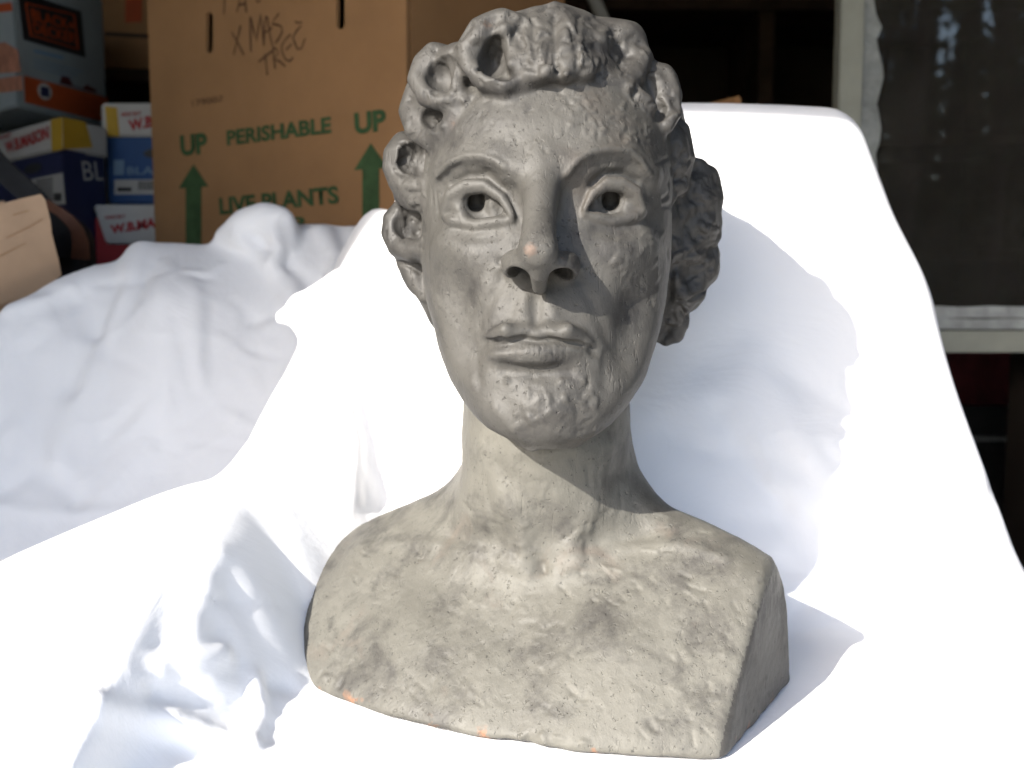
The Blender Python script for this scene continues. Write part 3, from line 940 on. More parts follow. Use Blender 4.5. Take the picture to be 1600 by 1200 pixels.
# left arm: the cloth is pulled in a tent over its crest, which falls from the chair back towards the camera
crest = [(590, 320, 1.00), (560, 400, .95), (528, 470, .90), (490, 540, .86), (452, 620, .81), (385, 710, .75), (295, 798, .70), (150, 886, .655), (0, 980, .61), (-120, 1050, .57)]
spur = [(345, 752, .725), (312, 815, .674), (286, 884, .641), (262, 950, .611), (215, 1030, .575), (120, 1090, .548)]
cl_, cY, cX = cf.n[2], None, None
GX = (cf.lo[0] + cf.vox * np.arange(cf.n[0]))[:, None]; GY = (cf.lo[1] + cf.vox * np.arange(cf.n[1]))[None, :]
HA = np.full((cf.n[0], cf.n[1]), -9.0)
def tent(line, r, s_in, s_out):
    """height of cloth stretched over a line of points: rounded ridge, straight falls"""
    global HA
    q = np.array([P(*c) for c in line])
    for i in range(len(q) - 1):
        a, b = q[i], q[i + 1]
        ab = (b - a)[:2]; l2 = ab @ ab
        t = np.clip(((GX - a[0]) * ab[0] + (GY - a[1]) * ab[1]) / l2, 0, 1)
        dx, dy = GX - a[0] - t * ab[0], GY - a[1] - t * ab[1]
        side = dx * ab[1] - dy * ab[0]                     # > 0 on one side of the line
        dist = np.sqrt(dx * dx + dy * dy + r * r) - r
        sl_ = np.where(side > 0, s_out, s_in)
        zc = a[2] + t * (b[2] - a[2])
        HA = np.maximum(HA, zc - sl_ * dist)
tent(crest, .024, 1.9, 2.2)
tent(spur, .032, 2.0, 0.45)
ker = np.hanning(9); ker /= ker.sum()
HA = np.apply_along_axis(lambda v: np.convolve(np.pad(v, 4, mode='edge'), ker, mode='valid'), 0, HA)
HA = np.apply_along_axis(lambda v: np.convolve(np.pad(v, 4, mode='edge'), ker, mode='valid'), 1, HA)
sl, X, Y, Z = cf.box(cf.lo, cf.lo + cf.n * CVOX)
arm = ((Z - HA[:, :, None]) * 0.62)
arm = np.maximum(arm, np.maximum(np.maximum(0.34 - Y, Y - 1.02), np.maximum(-0.43 - X, FLOOR_Z - Z)) + 0 * arm)
cf.put(sl, arm.astype(np.float32), 0.022)
# right arm: low hump beside the seat
cf.chain([P(1318, 1018, .70) - (0, -.02, .028), P(1420, 1060, .65) - (0, -.015, .030), P(1560, 1150, .60) - (0, -.01, .032), P(1700, 1230, .56) - (0, 0, .032)], [.026, .030, .034, .036], 0.02)
# pinched corner of the sheet on the chair's left edge
cf.chain([P(535, 480, .905), P(480, 488, .885), P(440, 495, .875)], [.030, .018, .006], 0.02)
cs = cf.stroke
# folds (photo pixels, radius px, metres)
cs([(560, 470), (560, 560), (580, 660), (610, 760)], 26, -0.014)
cs([(525, 520), (535, 600), (552, 690), (548, 770)], 18, 0.010)
cs([(600, 480), (625, 600), (655, 740)], 22, 0.006)
cs([(290, 936), (390, 941), (490, 948)], 5, -0.0030)
cs([(245, 1044), (300, 1037), (348, 1022)], 15, 0.011)
cs([(150, 1106), (260, 1126), (390, 1172)], 18, 0.011)
cs([(240, 1082), (320, 1092), (380, 1110)], 20, -0.006)
cs([(280, 1160), (330, 1180)], 26, -0.008)
cs([(398, 1062), (402, 1110), (388, 1165), (360, 1200)], 16, 0.009)
cs([(425, 1068), (450, 1072)], 16, -0.005)
cs([(330, 870), (300, 960), (290, 1020)], 30, 0.005)
cs([(40, 1005), (110, 965)], 16, -0.010)
cs([(1340, 940), (1400, 1000), (1480, 1080), (1600, 1200)], 16, -0.011)
cs([(1345, 925), (1420, 880), (1510, 815)], 16, -0.015)
cs([(1370, 880), (1450, 832), (1500, 800)], 16, 0.010)
cs([(1215, 880), (1345, 935)], 8, -0.003)
cs([(1240, 960), (1275, 930), (1290, 880)], 10, -0.003)
cs([(1100, 560), (1180, 540), (1250, 600)], 40, -0.004)
cs([(1060, 680), (1150, 720), (1300, 870)], 34, -0.004)
cs([(1180, 560), (1260, 700), (1330, 850)], 40, 0.004)
cs([(1420, 420), (1450, 560), (1500, 720)], 26, -0.004)
cs([(1050, 860), (1180, 870), (1260, 940)], 16, -0.003)
cs([(1540, 1120), (1600, 1140)], 8, -0.002); cs([(1460, 1130), (1560, 1150)], 5, -0.001)
cs([(560, 1120), (600, 1150)], 16, -0.003)
def wrinkles(fld, n, poly, r, amp, length, ang, spread):
    poly = np.array(poly, float); lo, hi = poly.min(0), poly.max(0)
    k = 0
    while k < n:
        k += 1
        p = lo + (hi - lo) * RNG.random(2)
        ins = False; j = len(poly) - 1
        for i in range(len(poly)):
            if (poly[i][1] > p[1]) != (poly[j][1] > p[1]) and p[0] < (poly[j][0] - poly[i][0]) * (p[1] - poly[i][1]) / (poly[j][1] - poly[i][1]) + poly[i][0]:
                ins = not ins
            j = i
        if not ins: continue
        an = math.radians(ang + RNG.normal(0, spread)); L = length * RNG.uniform(.4, 1)
        mid = p + L * .5 * np.array((math.cos(an), math.sin(an))) + RNG.normal(0, L * .05, 2)
        e = p + L * np.array((math.cos(an), math.sin(an)))
        fld.stroke([tuple(p), tuple(mid), tuple(e)], r * RNG.uniform(.6, 1.3), amp * RNG.uniform(.4, 1) * RNG.choice((-1, 1)))
wrinkles(cf, 14, [(0, 1000), (240, 1010), (480, 1080), (1000, 1190), (200, 1200), (0, 1200)], 24, .0030, 220, 20, 25)
wrinkles(cf, 26, [(1150, 560), (1330, 560), (1340, 920), (1060, 800)], 16, .0022, 170, 55, 25)
wrinkles(cf, 24, [(1350, 600), (1500, 700), (1600, 900), (1600, 1180), (1340, 950)], 14, .0025, 150, -40, 30)
wrinkles(cf, 24, [(540, 480), (640, 520), (700, 740), (560, 800)], 10, .0030, 120, 75, 14)
def cloth_mesh(fld, name, mat, loc, label, cat, amp=0.0016):
    V, Q = fld.mesh()
    V = relax(V, Q, 9)
    N = vert_normals(V, Q)
    Vf = V.astype(np.float32)
    V = V + N * (amp * vnoise(Vf, 0.11, 2.0) + amp * 0.4 * vnoise(Vf, 0.045, 5.0))[:, None]
    # relax once along the surface so no grid steps remain
    N = vert_normals(V, Q)
    o = mesh_obj(name, V, Q.astype(np.int32), mat, None, loc, N)
    o.location = loc
    return tag(o, label, cat)
cloth_mesh(cf, "draped_sheet", M_SHEET, (0.05, 0.65, FLOOR_Z), "sunlit white cotton sheet draped over the armchair under the grey bust", "sheet", 0.0010)

# ------------------------------------------------------------------ second sheet, heaped in the shade at the left
ctrl = [(-200, 520, 1.02), (0, 470, 1.05), (90, 413, 1.09), (150, 396, 1.12), (185, 394, 1.13), (215, 374, 1.14), (240, 362, 1.15), (340, 370, 1.17), (400, 346, 1.17), (440, 334, 1.17), (520, 334, 1.17), (570, 338, 1.17), (700, 360, 1.16),
        (40, 560, 1.03), (130, 480, 1.05), (150, 560, 1.05), (250, 450, 1.05), (300, 500, 1.05), (400, 480, 1.08), (330, 650, 1.0), (100, 650, 1.0), (60, 760, .96), (200, 750, .97), (0, 900, .91), (100, 850, .93),
        (430, 600, 1.02), (500, 450, 1.08), (600, 500, 1.03), (-150, 800, .94), (300, 850, .93), (500, 760, .96), (0, 1000, .88)]
cp = np.array([P(*c) for c in ctrl])
def tps(r2):
    return np.where(r2 > 1e-12, r2 * np.log(np.maximum(r2, 1e-12)), 0)
n_ = len(cp)
K = tps(((cp[:, None, :2] - cp[None, :, :2]) ** 2).sum(-1)) + np.eye(n_) * 0.0015
Lm = np.zeros((n_ + 3, n_ + 3)); Lm[:n_, :n_] = K; Lm[:n_, n_] = 1; Lm[:n_, n_ + 1:] = cp[:, :2]; Lm[n_:, :n_] = Lm[:n_, n_:].T
wts = np.linalg.solve(Lm, np.concatenate([cp[:, 2], np.zeros(3)]))
pf = Field((-0.80, 0.62, FLOOR_Z - 0.01), (0.06, 1.30, 0.12), CVOX)
sl, X, Y, Z = pf.box(pf.lo, pf.lo + pf.n * CVOX)
gx, gy = np.broadcast_arrays(X[:, :, 0], Y[:, :, 0])
H = wts[n_] + wts[n_ + 1] * gx + wts[n_ + 2] * gy
for i in range(n_):
    H = H + wts[i] * tps((gx - cp[i, 0]) ** 2 + (gy - cp[i, 1]) ** 2)
H = np.clip(H, -0.45, 0.11)
d = (Z - H[:, :, None]) * 0.8
ed = cp[:12]
back_lim = (Y - np.interp(X, ed[:, 0], ed[:, 1]) - 0.012) * 0.9
d = smax(d, np.maximum(back_lim, -0.3 - X * 0 - 1), 0.04)
d = smax(d, np.maximum(np.maximum(-0.76 - X, X - 0.03), np.maximum(0.68 - Y, FLOOR_Z - Z)) + 0 * Y, 0.05)
pf.put(sl, d.astype(np.float32))
pf.D0, pf.D1 = 0.6, 1.35
# turned-over loop of cloth in front of the plant box
pf.chain([P(352, 366, 1.15), P(385, 350, 1.14), P(415, 343, 1.135), P(436, 347, 1.13), P(438, 366, 1.125), P(436, 400, 1.11)], [.008, .014, .017, .016, .014, .010], 0.02)
pf.ell(P(410, 368, 1.14), (.030, .016, .022), 0.02)
ps = pf.stroke
ps([(225, 370), (190, 470), (150, 560), (118, 640), (90, 720)], 20, 0.012)
ps([(120, 470), (140, 530), (110, 600)], 26, -0.012)
ps([(185, 440), (150, 520)], 16, -0.008)
ps([(0, 490), (60, 470), (110, 450)], 12, 0.006)
ps([(370, 372), (430, 420), (470, 470)], 10, 0.006)
ps([(400, 372), (470, 430), (500, 470)], 12, -0.007)
ps([(445, 350), (450, 400)], 12, -0.008)
ps([(500, 360), (525, 400), (515, 440)], 12, 0.006); ps([(530, 352), (545, 390)], 8, -0.006)
ps([(290, 425), (320, 430), (345, 415)], 6, 0.003); ps([(300, 432), (330, 437)], 5, -0.003)
ps([(300, 480), (240, 600), (190, 720), (120, 850)], 34, 0.006)
ps([(380, 500), (330, 620), (250, 740)], 30, -0.005)
ps([(10, 760), (60, 730), (120, 780)], 18, -0.008); ps([(0, 790), (70, 800), (200, 800)], 12, 0.004)
ps([(120, 665), (170, 655)], 6, 0.003); ps([(380, 545), (440, 560)], 5, -0.002)
ps([(230, 680), (380, 700)], 6, -0.002)
wrinkles(pf, 60, [(0, 480), (200, 390), (540, 380), (440, 600), (250, 780), (0, 900)], 12, .0030, 170, 115, 30)
wrinkles(pf, 30, [(0, 480), (200, 390), (540, 380), (440, 600), (250, 780), (0, 900)], 7, .0022, 90, 10, 30)
cloth_mesh(pf, "heaped_sheet", M_SHEET2, (-0.35, 0.9, FLOOR_Z), "white sheet heaped in the shade in front of the cardboard boxes", "sheet", 0.0022)

# ------------------------------------------------------------------ boxes and their print
class Face:
    """a flat upright face between two vertical edges given as (px, d)"""
    def __init__(self, eL, eR, py=300):
        a, b = P(eL[0], py, eL[1]), P(eR[0], py, eR[1])
        self.o = np.array((a[0], a[1], 0.0))
        uu = np.array((b[0] - a[0], b[1] - a[1], 0.0))
        self.W = np.linalg.norm(uu); self.u = uu / self.W
        self.v = np.array((0, 0, 1.0))
        self.n = np.cross(self.u, self.v)          # towards the viewer
    def uv(self, px, py):
        r = P(px, py, 1.0)
        t = (self.o @ self.n) / (r @ self.n)
        q = r * t - self.o
        return q @ self.u, q[2]
    def at(self, u, v, lift=0.0):
        return self.o + self.u * u + self.v * v + self.n * lift

def solid(name, pts_bottom, z0, z1, mat, parent, loc):
    n = len(pts_bottom)
    v = [(p[0], p[1], z0) for p in pts_bottom] + [(p[0], p[1], z1) for p in pts_bottom]
    f = [tuple(range(n))[::-1], tuple(range(n, 2 * n))] + [(i, (i + 1) % n, n + (i + 1) % n, n + i) for i in range(n)]
    o = mesh_obj(name, v, f, mat, parent, loc)
    bm = bmesh.new(); bm.from_mesh(o.data)
    bmesh.ops.recalc_face_normals(bm, faces=bm.faces)
    bmesh.ops.bevel(bm, geom=bm.edges, offset=0.0025, segments=2, affect='EDGES')
    bm.to_mesh(o.data); bm.free()
    return o

def extrude_poly(name, uvs, face, mat, parent, loc, lift=0.0008, depth=0.0006):
    a = [face.at(u, v, lift) for u, v in uvs]; b = [face.at(u, v, lift - depth) for u, v in uvs]
    n = len(a)
    f = [tuple(range(n)), tuple(range(2 * n - 1, n - 1, -1))] + [(i, n + i, n + (i + 1) % n, (i + 1) % n) for i in range(n)]
    return mesh_obj(name, a + b, f, mat, parent, loc)

def patch(name, pix, face, mat, parent, loc, lift=0.0008):
    return extrude_poly(name, [face.uv(*p) for p in pix], face, mat, parent, loc, lift)

def lettering(body, quad, face, mat, parent, loc, bold=0.0, lift=0.0012, name="lettering"):
    """flat print; quad = bottom left, bottom right, top right, top left in photo pixels"""
    cu = bpy.data.curves.new(name, 'FONT')
    cu.body = body
    cu.offset = bold
    cu.resolution_u = 3
    to = bpy.data.objects.new(name, cu)
    COL.objects.link(to)
    me = bpy.data.meshes.new_from_object(to)
    bpy.data.objects.remove(to)
    n = len(me.vertices)
    co = np.empty(n * 3, dtype=np.float32); me.vertices.foreach_get("co", co)
    co = co.reshape(-1, 3)
    lo, hi = co.min(0), co.max(0)
    s = (co[:, 0] - lo[0]) / (hi[0] - lo[0]); t = (co[:, 1] - lo[1]) / (hi[1] - lo[1])
    q = [np.array(face.uv(*p)) for p in quad]
    uv = (q[0] * ((1 - s) * (1 - t))[:, None] + q[1] * (s * (1 - t))[:, None] + q[2] * (s * t)[:, None] + q[3] * ((1 - s) * t)[:, None])
    pts = face.o + uv[:, :1] * face.u + uv[:, 1:] * face.v + face.n * lift - np.asarray(loc)
    me.vertices.foreach_set("co", pts.astype(np.float32).ravel())
    me.name = name
    me.materials.clear(); me.materials.append(mat)
    me.polygons.foreach_set("material_index", np.zeros(len(me.polygons), dtype=np.int32))
    me.update()
    o = bpy.data.objects.new(name, me)
    COL.objects.link(o); o.parent = parent
    return o

def scribble(lines, face, wpx, mat, parent, loc, name="handwriting"):
    V_, F_ = [], []
    for ln in lines:
        q = np.array([face.uv(*p) for p in ln])
        hw = abs(face.uv(ln[0][0] + wpx, ln[0][1])[0] - q[0][0]) / 2
        m = []
        for i in range(len(q)):
            t = q[min(i + 1, len(q) - 1)] - q[max(i - 1, 0)]
            t = t / (np.linalg.norm(t) + 1e-9)
            nn = np.array((-t[1], t[0])) * hw * (0.7 + 0.5 * random.random())
            m.append((q[i] + nn, q[i] - nn))
        b0 = len(V_)
        for a, b in m:
            V_.append(face.at(*a, 0.0011)); V_.append(face.at(*b, 0.0011))
        for i in range(len(m) - 1):
            F_.append((b0 + 2 * i, b0 + 2 * i + 1, b0 + 2 * i + 3, b0 + 2 * i + 2))
    return mesh_obj(name, V_, F_, mat, parent, loc)

def capsule(cx, y0, y1, wpx, n=8):
    """outline of an upright slot in pixels"""
    r = wpx / 2
    pts = [(cx + r * math.cos(a), y1 - r + r * math.sin(a)) for a in np.linspace(0, math.pi, n)]
    pts += [(cx - r * math.cos(a), y0 + r - r * math.sin(a)) for a in np.linspace(0, math.pi, n)]
    return pts

# --- the big plant box ------------------------------------------------------
bf_ = Face((240, 1.473), (637, 1.20))
TABLE_Z = -0.045
loc = bf_.at(bf_.W / 2, 0) * np.array((1, 1, 0)) + np.array((0, 0, TABLE_Z))
box = empty("cardboard_box", loc, "large brown cardboard box printed PERISHABLE LIVE PLANTS in green, standing behind the head", "box")
def panel_with_slots(name, face, W, z0, z1, slots, th, parent):
    bm = bmesh.new()
    loops = [[(0, z0), (W, z0), (W, z1), (0, z1)]] + slots
    edges = []
    for lp in loops:
        vs_ = [bm.verts.new(face.at(u, v)) for u, v in lp]
        edges += [bm.edges.new((vs_[i], vs_[(i + 1) % len(vs_)])) for i in range(len(vs_))]
    bmesh.ops.triangle_fill(bm, edges=edges, use_beauty=True, use_dissolve=False, normal=Vector(face.n))
    ret = bmesh.ops.extrude_face_region(bm, geom=list(bm.faces))
    for e in ret["geom"]:
        if isinstance(e, bmesh.types.BMVert):
            e.co -= Vector(face.n * th)
    bmesh.ops.recalc_face_normals(bm, faces=bm.faces)
    me = bpy.data.meshes.new(name)
    for v in bm.verts:
        v.co -= Vector(loc)
    bm.to_mesh(me); bm.free()
    me.materials.append(M_CARD)
    o = bpy.data.objects.new(name, me); COL.objects.link(o); o.parent = parent
    return o
BOX_TOP = 0.47
slots = [[bf_.uv(*p) for p in capsule(327, 19, 83, 11)], [bf_.uv(*p) for p in capsule(532, -20, 46, 13)]]
front_panel = panel_with_slots("front_panel", bf_, bf_.W, TABLE_Z, BOX_TOP, slots, 0.005, box)
SD = 0.30
def quadpts(o, du, dv, a, b, th):
    return [o + du * a, o + du * b, o + du * b + dv * th, o + du * a + dv * th]
inn = -bf_.n
for nm, p0, du, dv, L in (("side_panel", bf_.at(bf_.W, 0), inn, -bf_.u, SD), ("side_panel", bf_.at(0, 0), inn, bf_.u, SD), ("back_panel", bf_.at(0, 0) + inn * SD, bf_.u, -inn, bf_.W)):
    if nm == "back_panel":
        pts = quadpts(p0, du, dv, 0.006, bf_.W - 0.006, 0.005)
    else:
        pts = quadpts(p0, du, dv, 0.0055, L, 0.005)
    solid(nm, pts, TABLE_Z, BOX_TOP, M_CARD, box, loc)
solid("top_flap", [bf_.at(0.006, 0) + inn * 0.006, bf_.at(bf_.W - .006, 0) + inn * 0.006, bf_.at(bf_.W - .006, 0) + inn * (SD - .006), bf_.at(.006, 0) + inn * (SD - .006)], BOX_TOP - 0.006, BOX_TOP - 0.001, M_CARD, box, loc)
lt = lambda body, quad, bold=0.02, mat=None: lettering(body, quad, bf_, mat or M_GREEN, front_panel, loc, bold)
lt("UP", [(284, 245), (326, 240), (324, 207), (282, 212)], 0.045)
lt("UP", [(556, 211), (605, 204), (604, 170), (554, 177)], 0.045)
lt("PERISHABLE", [(356, 228), (519, 208), (518, 182), (355, 204)], 0.035)
lt("LIVE PLANTS", [(345, 336), (531, 318), (529, 290), (343, 309)], 0.035)
lt("P", [(454, 362), (478, 360), (477, 338), (453, 340)], 0.03)
lt("179007", [(302, 167), (350, 158), (350, 149), (300, 157)], 0.0, M_MARKER)
def arrow(tipx, tipy, hw, hh, sw, rot, bottom):
    pix = [(tipx, tipy), (tipx + hw, tipy + hh - rot), (tipx + sw, tipy + hh - rot * .5), (tipx + sw, bottom), (tipx - sw, bottom), (tipx - sw, tipy + hh + rot * .5), (tipx - hw, tipy + hh + rot)]
    patch("arrow", pix, bf_, M_GREEN, front_panel, loc, 0.0010)
arrow(303, 257, 23, 36, 12, 1.5, 400)
arrow(580, 224, 26, 40, 13, 2, 400)
hw_lines = [[(363, 50), (371, 64), (382, 86)], [(377, 40), (372, 62), (366, 86)], [(392, 26), (392, 50), (393, 81)], [(393, 28), (397, 46), (402, 64), (405, 42), (408, 22), (411, 46), (413, 71)],
            [(413, 72), (414, 45), (416, 26)], [(416, 26), (419, 28), (421, 44), (424, 62), (427, 72)], [(414, 51), (421, 48), (426, 43)],
            [(437, 21), (430, 30), (426, 38), (434, 39), (441, 42), (442, 50), (437, 60), (431, 68)],
            [(405, 97), (416, 88), (428, 79)], [(415, 85), (417, 100), (419, 118)], [(428, 76), (429, 92), (431, 108)], [(426, 74), (433, 77), (436, 83), (429, 93), (438, 96), (447, 104)],
            [(455, 54), (447, 62), (441, 72), (442, 82), (447, 93), (454, 96), (459, 90)], [(448, 78), (453, 73), (457, 69)],
            [(472, 40), (465, 48), (458, 58), (462, 68), (466, 77), (472, 76), (478, 60)], [(462, 34), (467, 36), (473, 35)],
            [(352, -6), (352, 8), (351, 22)], [(377, -6), (374, 8), (371, 19)], [(384, -4), (386, 20)], [(400, -3), (404, 4), (408, 0)], [(374, 8), (385, 6)]]
scribble(hw_lines, bf_, 2.2, M_MARKER, front_panel, loc)

# --- table under the boxes ----------------------------------------------------
tl = (-0.75, 1.7, FLOOR_Z)
table = empty("workbench", tl, "dark wooden bench under the stacked boxes, mostly hidden by the white sheet", "bench")
solid("bench_top", [(-0.97, 1.29), (0.25, 1.29), (0.25, 2.3), (-0.97, 2.3)], TABLE_Z - 0.034, TABLE_Z - 0.001, M_DARKWOOD, table, tl)
for x in (-0.93, 0.20):
    for y in (1.33, 2.25):
        solid("leg", [(x - .025, y - .025), (x + .025, y - .025), (x + .025, y + .025), (x - .025, y + .025)], FLOOR_Z, TABLE_Z - 0.035, M_DARKWOOD, table, tl)
# a low kerb of rubble boards lifts the left stacks off the bench
# --- stacked boxes at the left ---------------------------------------------------
def corner_box(name, c, l, r, z0, z1, mat, parent, loc, depth=None):
    """a box seen at its corner: c, l, r are (px, d) of the near, left and right upright edges"""
    pc, pl, pr = (P(q[0], 300, q[1]) for q in (c, l, r))
    far = pl + pr - pc
    return solid(name, [pl, pc, pr, far], z0, z1, mat, parent, loc)
zz = lambda py, d: P(800, py, d)[2]

# appliance box, top of the left stack
c, l, r = (34, 1.50), (-60, 1.66), (172, 1.74)
z0, z1 = zz(166, 1.5), zz(-70, 1.5)
loc_a = P(34, 166, 1.5) + np.array((0.05, .15, 0)); loc_a[2] = z0
ab = empty("appliance_box", loc_a, "pale grey appliance box with a black brand panel and an orange band along its bottom", "box")
body = corner_box("carton", c, l, r, z0, z1, M_GREY, ab, loc_a)
fr, fl = Face(c, r), Face(l, c)
patch("print_panel", [(36, 62), (133, 90), (126, 18), (27, -14)], fr, M_BLACK, body, loc_a)
for pix in ([(47, 56), (122, 78), (122, 76), (47, 54)], [(39, 6), (115, 24), (115, 22), (39, 4)], [(46.4, 56), (48.4, 56), (40.4, 6), (38.4, 6)], [(120.6, 78), (122.6, 78), (116.2, 24), (114.2, 24)]):
    patch("print_line", pix, fr, M_ORANGE, body, loc_a, 0.0014)
lettering("BLACK+", [(49, 32), (116, 49), (113, 32), (46, 13)], fr, M_ORANGE, body, loc_a, 0.02, 0.0016)
lettering("DECKER", [(52, 51), (118, 69), (116, 52), (49, 34)], fr, M_ORANGE, body, loc_a, 0.02, 0.0016)
patch("orange_band", [(39, 160), (170, 192), (168, 153), (37, 118)], fr, M_ORANGE, body, loc_a)
patch("orange_band", [(-40, 150), (36, 141), (34, 118), (-40, 128)], fl, M_CORAL, body, loc_a)
patch("orange_band", [(-40, 24), (20, 17), (18, 4), (-40, 10)], fl, M_ORANGE, body, loc_a)
patch("picture_print", [(-40, 118), (33, 112), (28, 78), (8, 66), (-40, 74)], fl, M_CORAL, body, loc_a)
patch("picture_print", [(92, 130), (150, 145), (148, 140), (134, 132), (128, 138), (113, 134), (106, 120), (96, 118)], fr, M_DIMRED, body, loc_a, 0.0014)
circ = [(68.5 + 11 * math.cos(t), 143 + 13 * math.sin(t) + 2.5 * math.cos(t)) for t in np.linspace(0, 2 * math.pi, 20, endpoint=False)][::-1]
patch("round_sticker", circ, fr, M_WHITE, body, loc_a, 0.0016)
patch("print_line", [(62, 150), (75, 152), (74, 137), (62, 135)], fr, M_NAVY, body, loc_a, 0.0022)
patch("print_line", [(52, 82), (98, 93), (98, 88), (52, 77)], fr, M_PALEBLUE, body, loc_a, 0.0014)
for k in range(3):
    patch("print_line", [(52, 93 + 6 * k), (128 - 8 * k, 113 + 5 * k), (128 - 8 * k, 111.5 + 5 * k), (52, 91.5 + 6 * k)], fr, M_PALEBLUE, body, loc_a, 0.0014)

# paper box with corner stripe under it
GRP = "office paper boxes stacked at the left"
c, l, r = (97, 1.45), (-70, 1.80), (171, 1.56)
ztop, zmid, zbot = zz(183, 1.45), zz(234, 1.45), TABLE_Z
loc_p = P(97, 300, 1.45) + np.array((-.03, .12, 0)); loc_p[2] = zbot
pb = empty("paper_box", loc_p, "navy paper box with white lettered lid and yellow corner, under the appliance box", "box", GRP)
ci, li, ri = (101, 1.456), (-60, 1.80), (166, 1.56)
body = corner_box("box_body", ci, li, ri, zbot, zmid + 0.004, M_NAVY, pb, loc_p)
lid = corner_box("lid", c, l, r, zmid, ztop, M_WHITE, pb, loc_p)
fl, fr = Face(l, c), Face(c, r)
patch("yellow_stripe", [(82, 237), (98, 233.5), (97.5, 183), (80, 187)], fl, M_YELLOW, lid, loc_p)
patch("yellow_stripe", [(99, 233), (144, 230.5), (133, 190), (98, 183)], fr, M_YELLOW, lid, loc_p)
lettering("W.B.MASON", [(11, 240), (78, 217), (76, 196), (8, 222)], fl, M_RED, lid, loc_p, 0.04)
lettering("WHO BUT", [(-6, 221), (19, 214), (18, 207), (-7, 214)], fl, M_RED, lid, loc_p, 0.02)
fl, fr = Face(li, ci), Face(ci, ri)
hh = [(52 + 14 * math.cos(t), 263 + 8 * math.sin(t) - 3 * math.cos(t)) for t in np.linspace(0, 2 * math.pi, 16, endpoint=False)][::-1]
patch("painted_hand_hole", hh, fl, M_BLACK, body, loc_p)  # flat black patch stands in for the shade inside the hole
lb = patch("paper_label", [(54, 322), (103, 319), (98, 270), (50, 280)], fl, M_WHITE, body, loc_p)
for k in range(-3, 3):
    patch("print_line", [(58, 303 + 6 * k), (84, 299 + 6 * k), (84, 296.5 + 6 * k), (58, 300 + 6 * k)], fl, M_STRAP, body, loc_p, 0.0016)
for k in range(6):
    patch("bar_code", [(86 + 2 * k, 314), (87 + 2 * k, 313.8), (87 + 2 * k, 302), (86 + 2 * k, 302.2)], fl, M_STRAP, body, loc_p, 0.0016)
lettering("BL", [(130, 282), (162, 281.5), (159, 253), (126, 252)], fr, M_WHITE, body, loc_p, -0.004)

# frontal stack beside the plant box
c0, c1 = (166, 1.58), (300, 1.58)
pl_, pr_ = P(163, 300, 1.58), P(320, 300, 1.58)
def front_box(name, px0, px1, d, z0, z1, depth, mat, parent, loc):
    a, b = P(px0, 300, d), P(px1, 300, d)
    return solid(name, [(a[0], d), (b[0], d), (b[0], d + depth), (a[0], d + depth)], z0, z1, mat, parent, loc)
ff = Face((163, 1.58), (330, 1.58))
loc_b = P(230, 318, 1.58); loc_b[1] += .12
zb0, zb1, zb2 = zz(318, 1.585), zz(214, 1.585), zz(161, 1.58)
pb2 = empty("paper_box", loc_b, "blue paper box with a white label and white lid, beside the plant box", "box", GRP)
fb = Face((168, 1.586), (330, 1.586))
body = front_box("box_body", 168, 322, 1.586, zb0, zb1 + 0.004, 0.26, M_BLUE, pb2, loc_b)
lid = front_box("lid", 163, 326, 1.58, zb1, zb2, 0.272, M_WHITE, pb2, loc_b)
patch("yellow_stripe", [(168, 213), (187, 213), (183, 168), (164, 166)], ff, M_YELLOW, lid, loc_b)
lettering("WHO BUT", [(189, 183), (221, 180), (221, 174), (189, 176)], ff, M_RED, lid, loc_b, 0.03)
lettering("W.B.MASON", [(203, 206), (310, 184), (308, 164), (200, 188)], ff, M_RED, lid, loc_b, 0.05)
lb = patch("paper_label", [(179, 304), (300, 303), (300, 280), (179, 281)], fb, M_WHITE, body, loc_b)
patch("print_line", [(184, 299), (206, 299), (206, 293), (184, 293)], fb, M_STRAP, body, loc_b, 0.0016)
for k in range(9):
    patch("bar_code", [(217 + 4 * k, 297), (219 + 4 * k, 297), (219 + 4 * k, 283), (217 + 4 * k, 283)], fb, M_STRAP, body, loc_b, 0.0016)
patch("logo_print", [(178, 274), (194, 273), (194, 250), (178, 250)], fb, M_PALEBLUE, body, loc_b)
lettering("BLA", [(199, 273), (240, 272.5), (240, 260), (199, 261)], fb, M_PALEBLUE, body, loc_b, 0.01)
hh = [(245 + 21 * math.cos(t), 240 + 8 * math.sin(t)) for t in np.linspace(0, 2 * math.pi, 16, endpoint=False)][::-1]
patch("painted_hand_hole", hh, fb, M_BLACK, body, loc_b)  # the hole's dark inside, painted as a flat black shape
# bottom lid of that stack
loc_c = P(220, 380, 1.52); loc_c[1] += .12; loc_c[2] = TABLE_Z
pb3 = empty("paper_box", loc_c, "white lidded red paper box lowest in its stack, behind the heaped sheet", "box", GRP)
zc1 = zz(320, 1.52); zc0 = zz(381, 1.52)
lid = front_box("lid", 145, 320, 1.52, zc0, zc1, 0.31, M_WHITE, pb3, loc_c)
bm = bmesh.new(); bm.from_mesh(lid.data)
for v in bm.verts:                                        # the lid's short end is cut on a slant
    if v.co.z < (zc0 + zc1) / 2 - loc_c[2] and v.co.x < 0: v.co.x += 0.0145
bm.to_mesh(lid.data); bm.free()
body = front_box("box_body", 143, 318, 1.528, TABLE_Z, zc1 - 0.016, 0.29, M_RED, pb3, loc_c)
fc = Face((145, 1.52), (320, 1.52))
lettering("WHO BUT", [(164, 343), (196, 341), (196, 335), (164, 337)], fc, M_RED, lid, loc_c, 0.02)
lettering("W.B.MASON", [(174, 366), (282, 350), (282, 332), (172, 352)], fc, M_RED, lid, loc_c, 0.05)

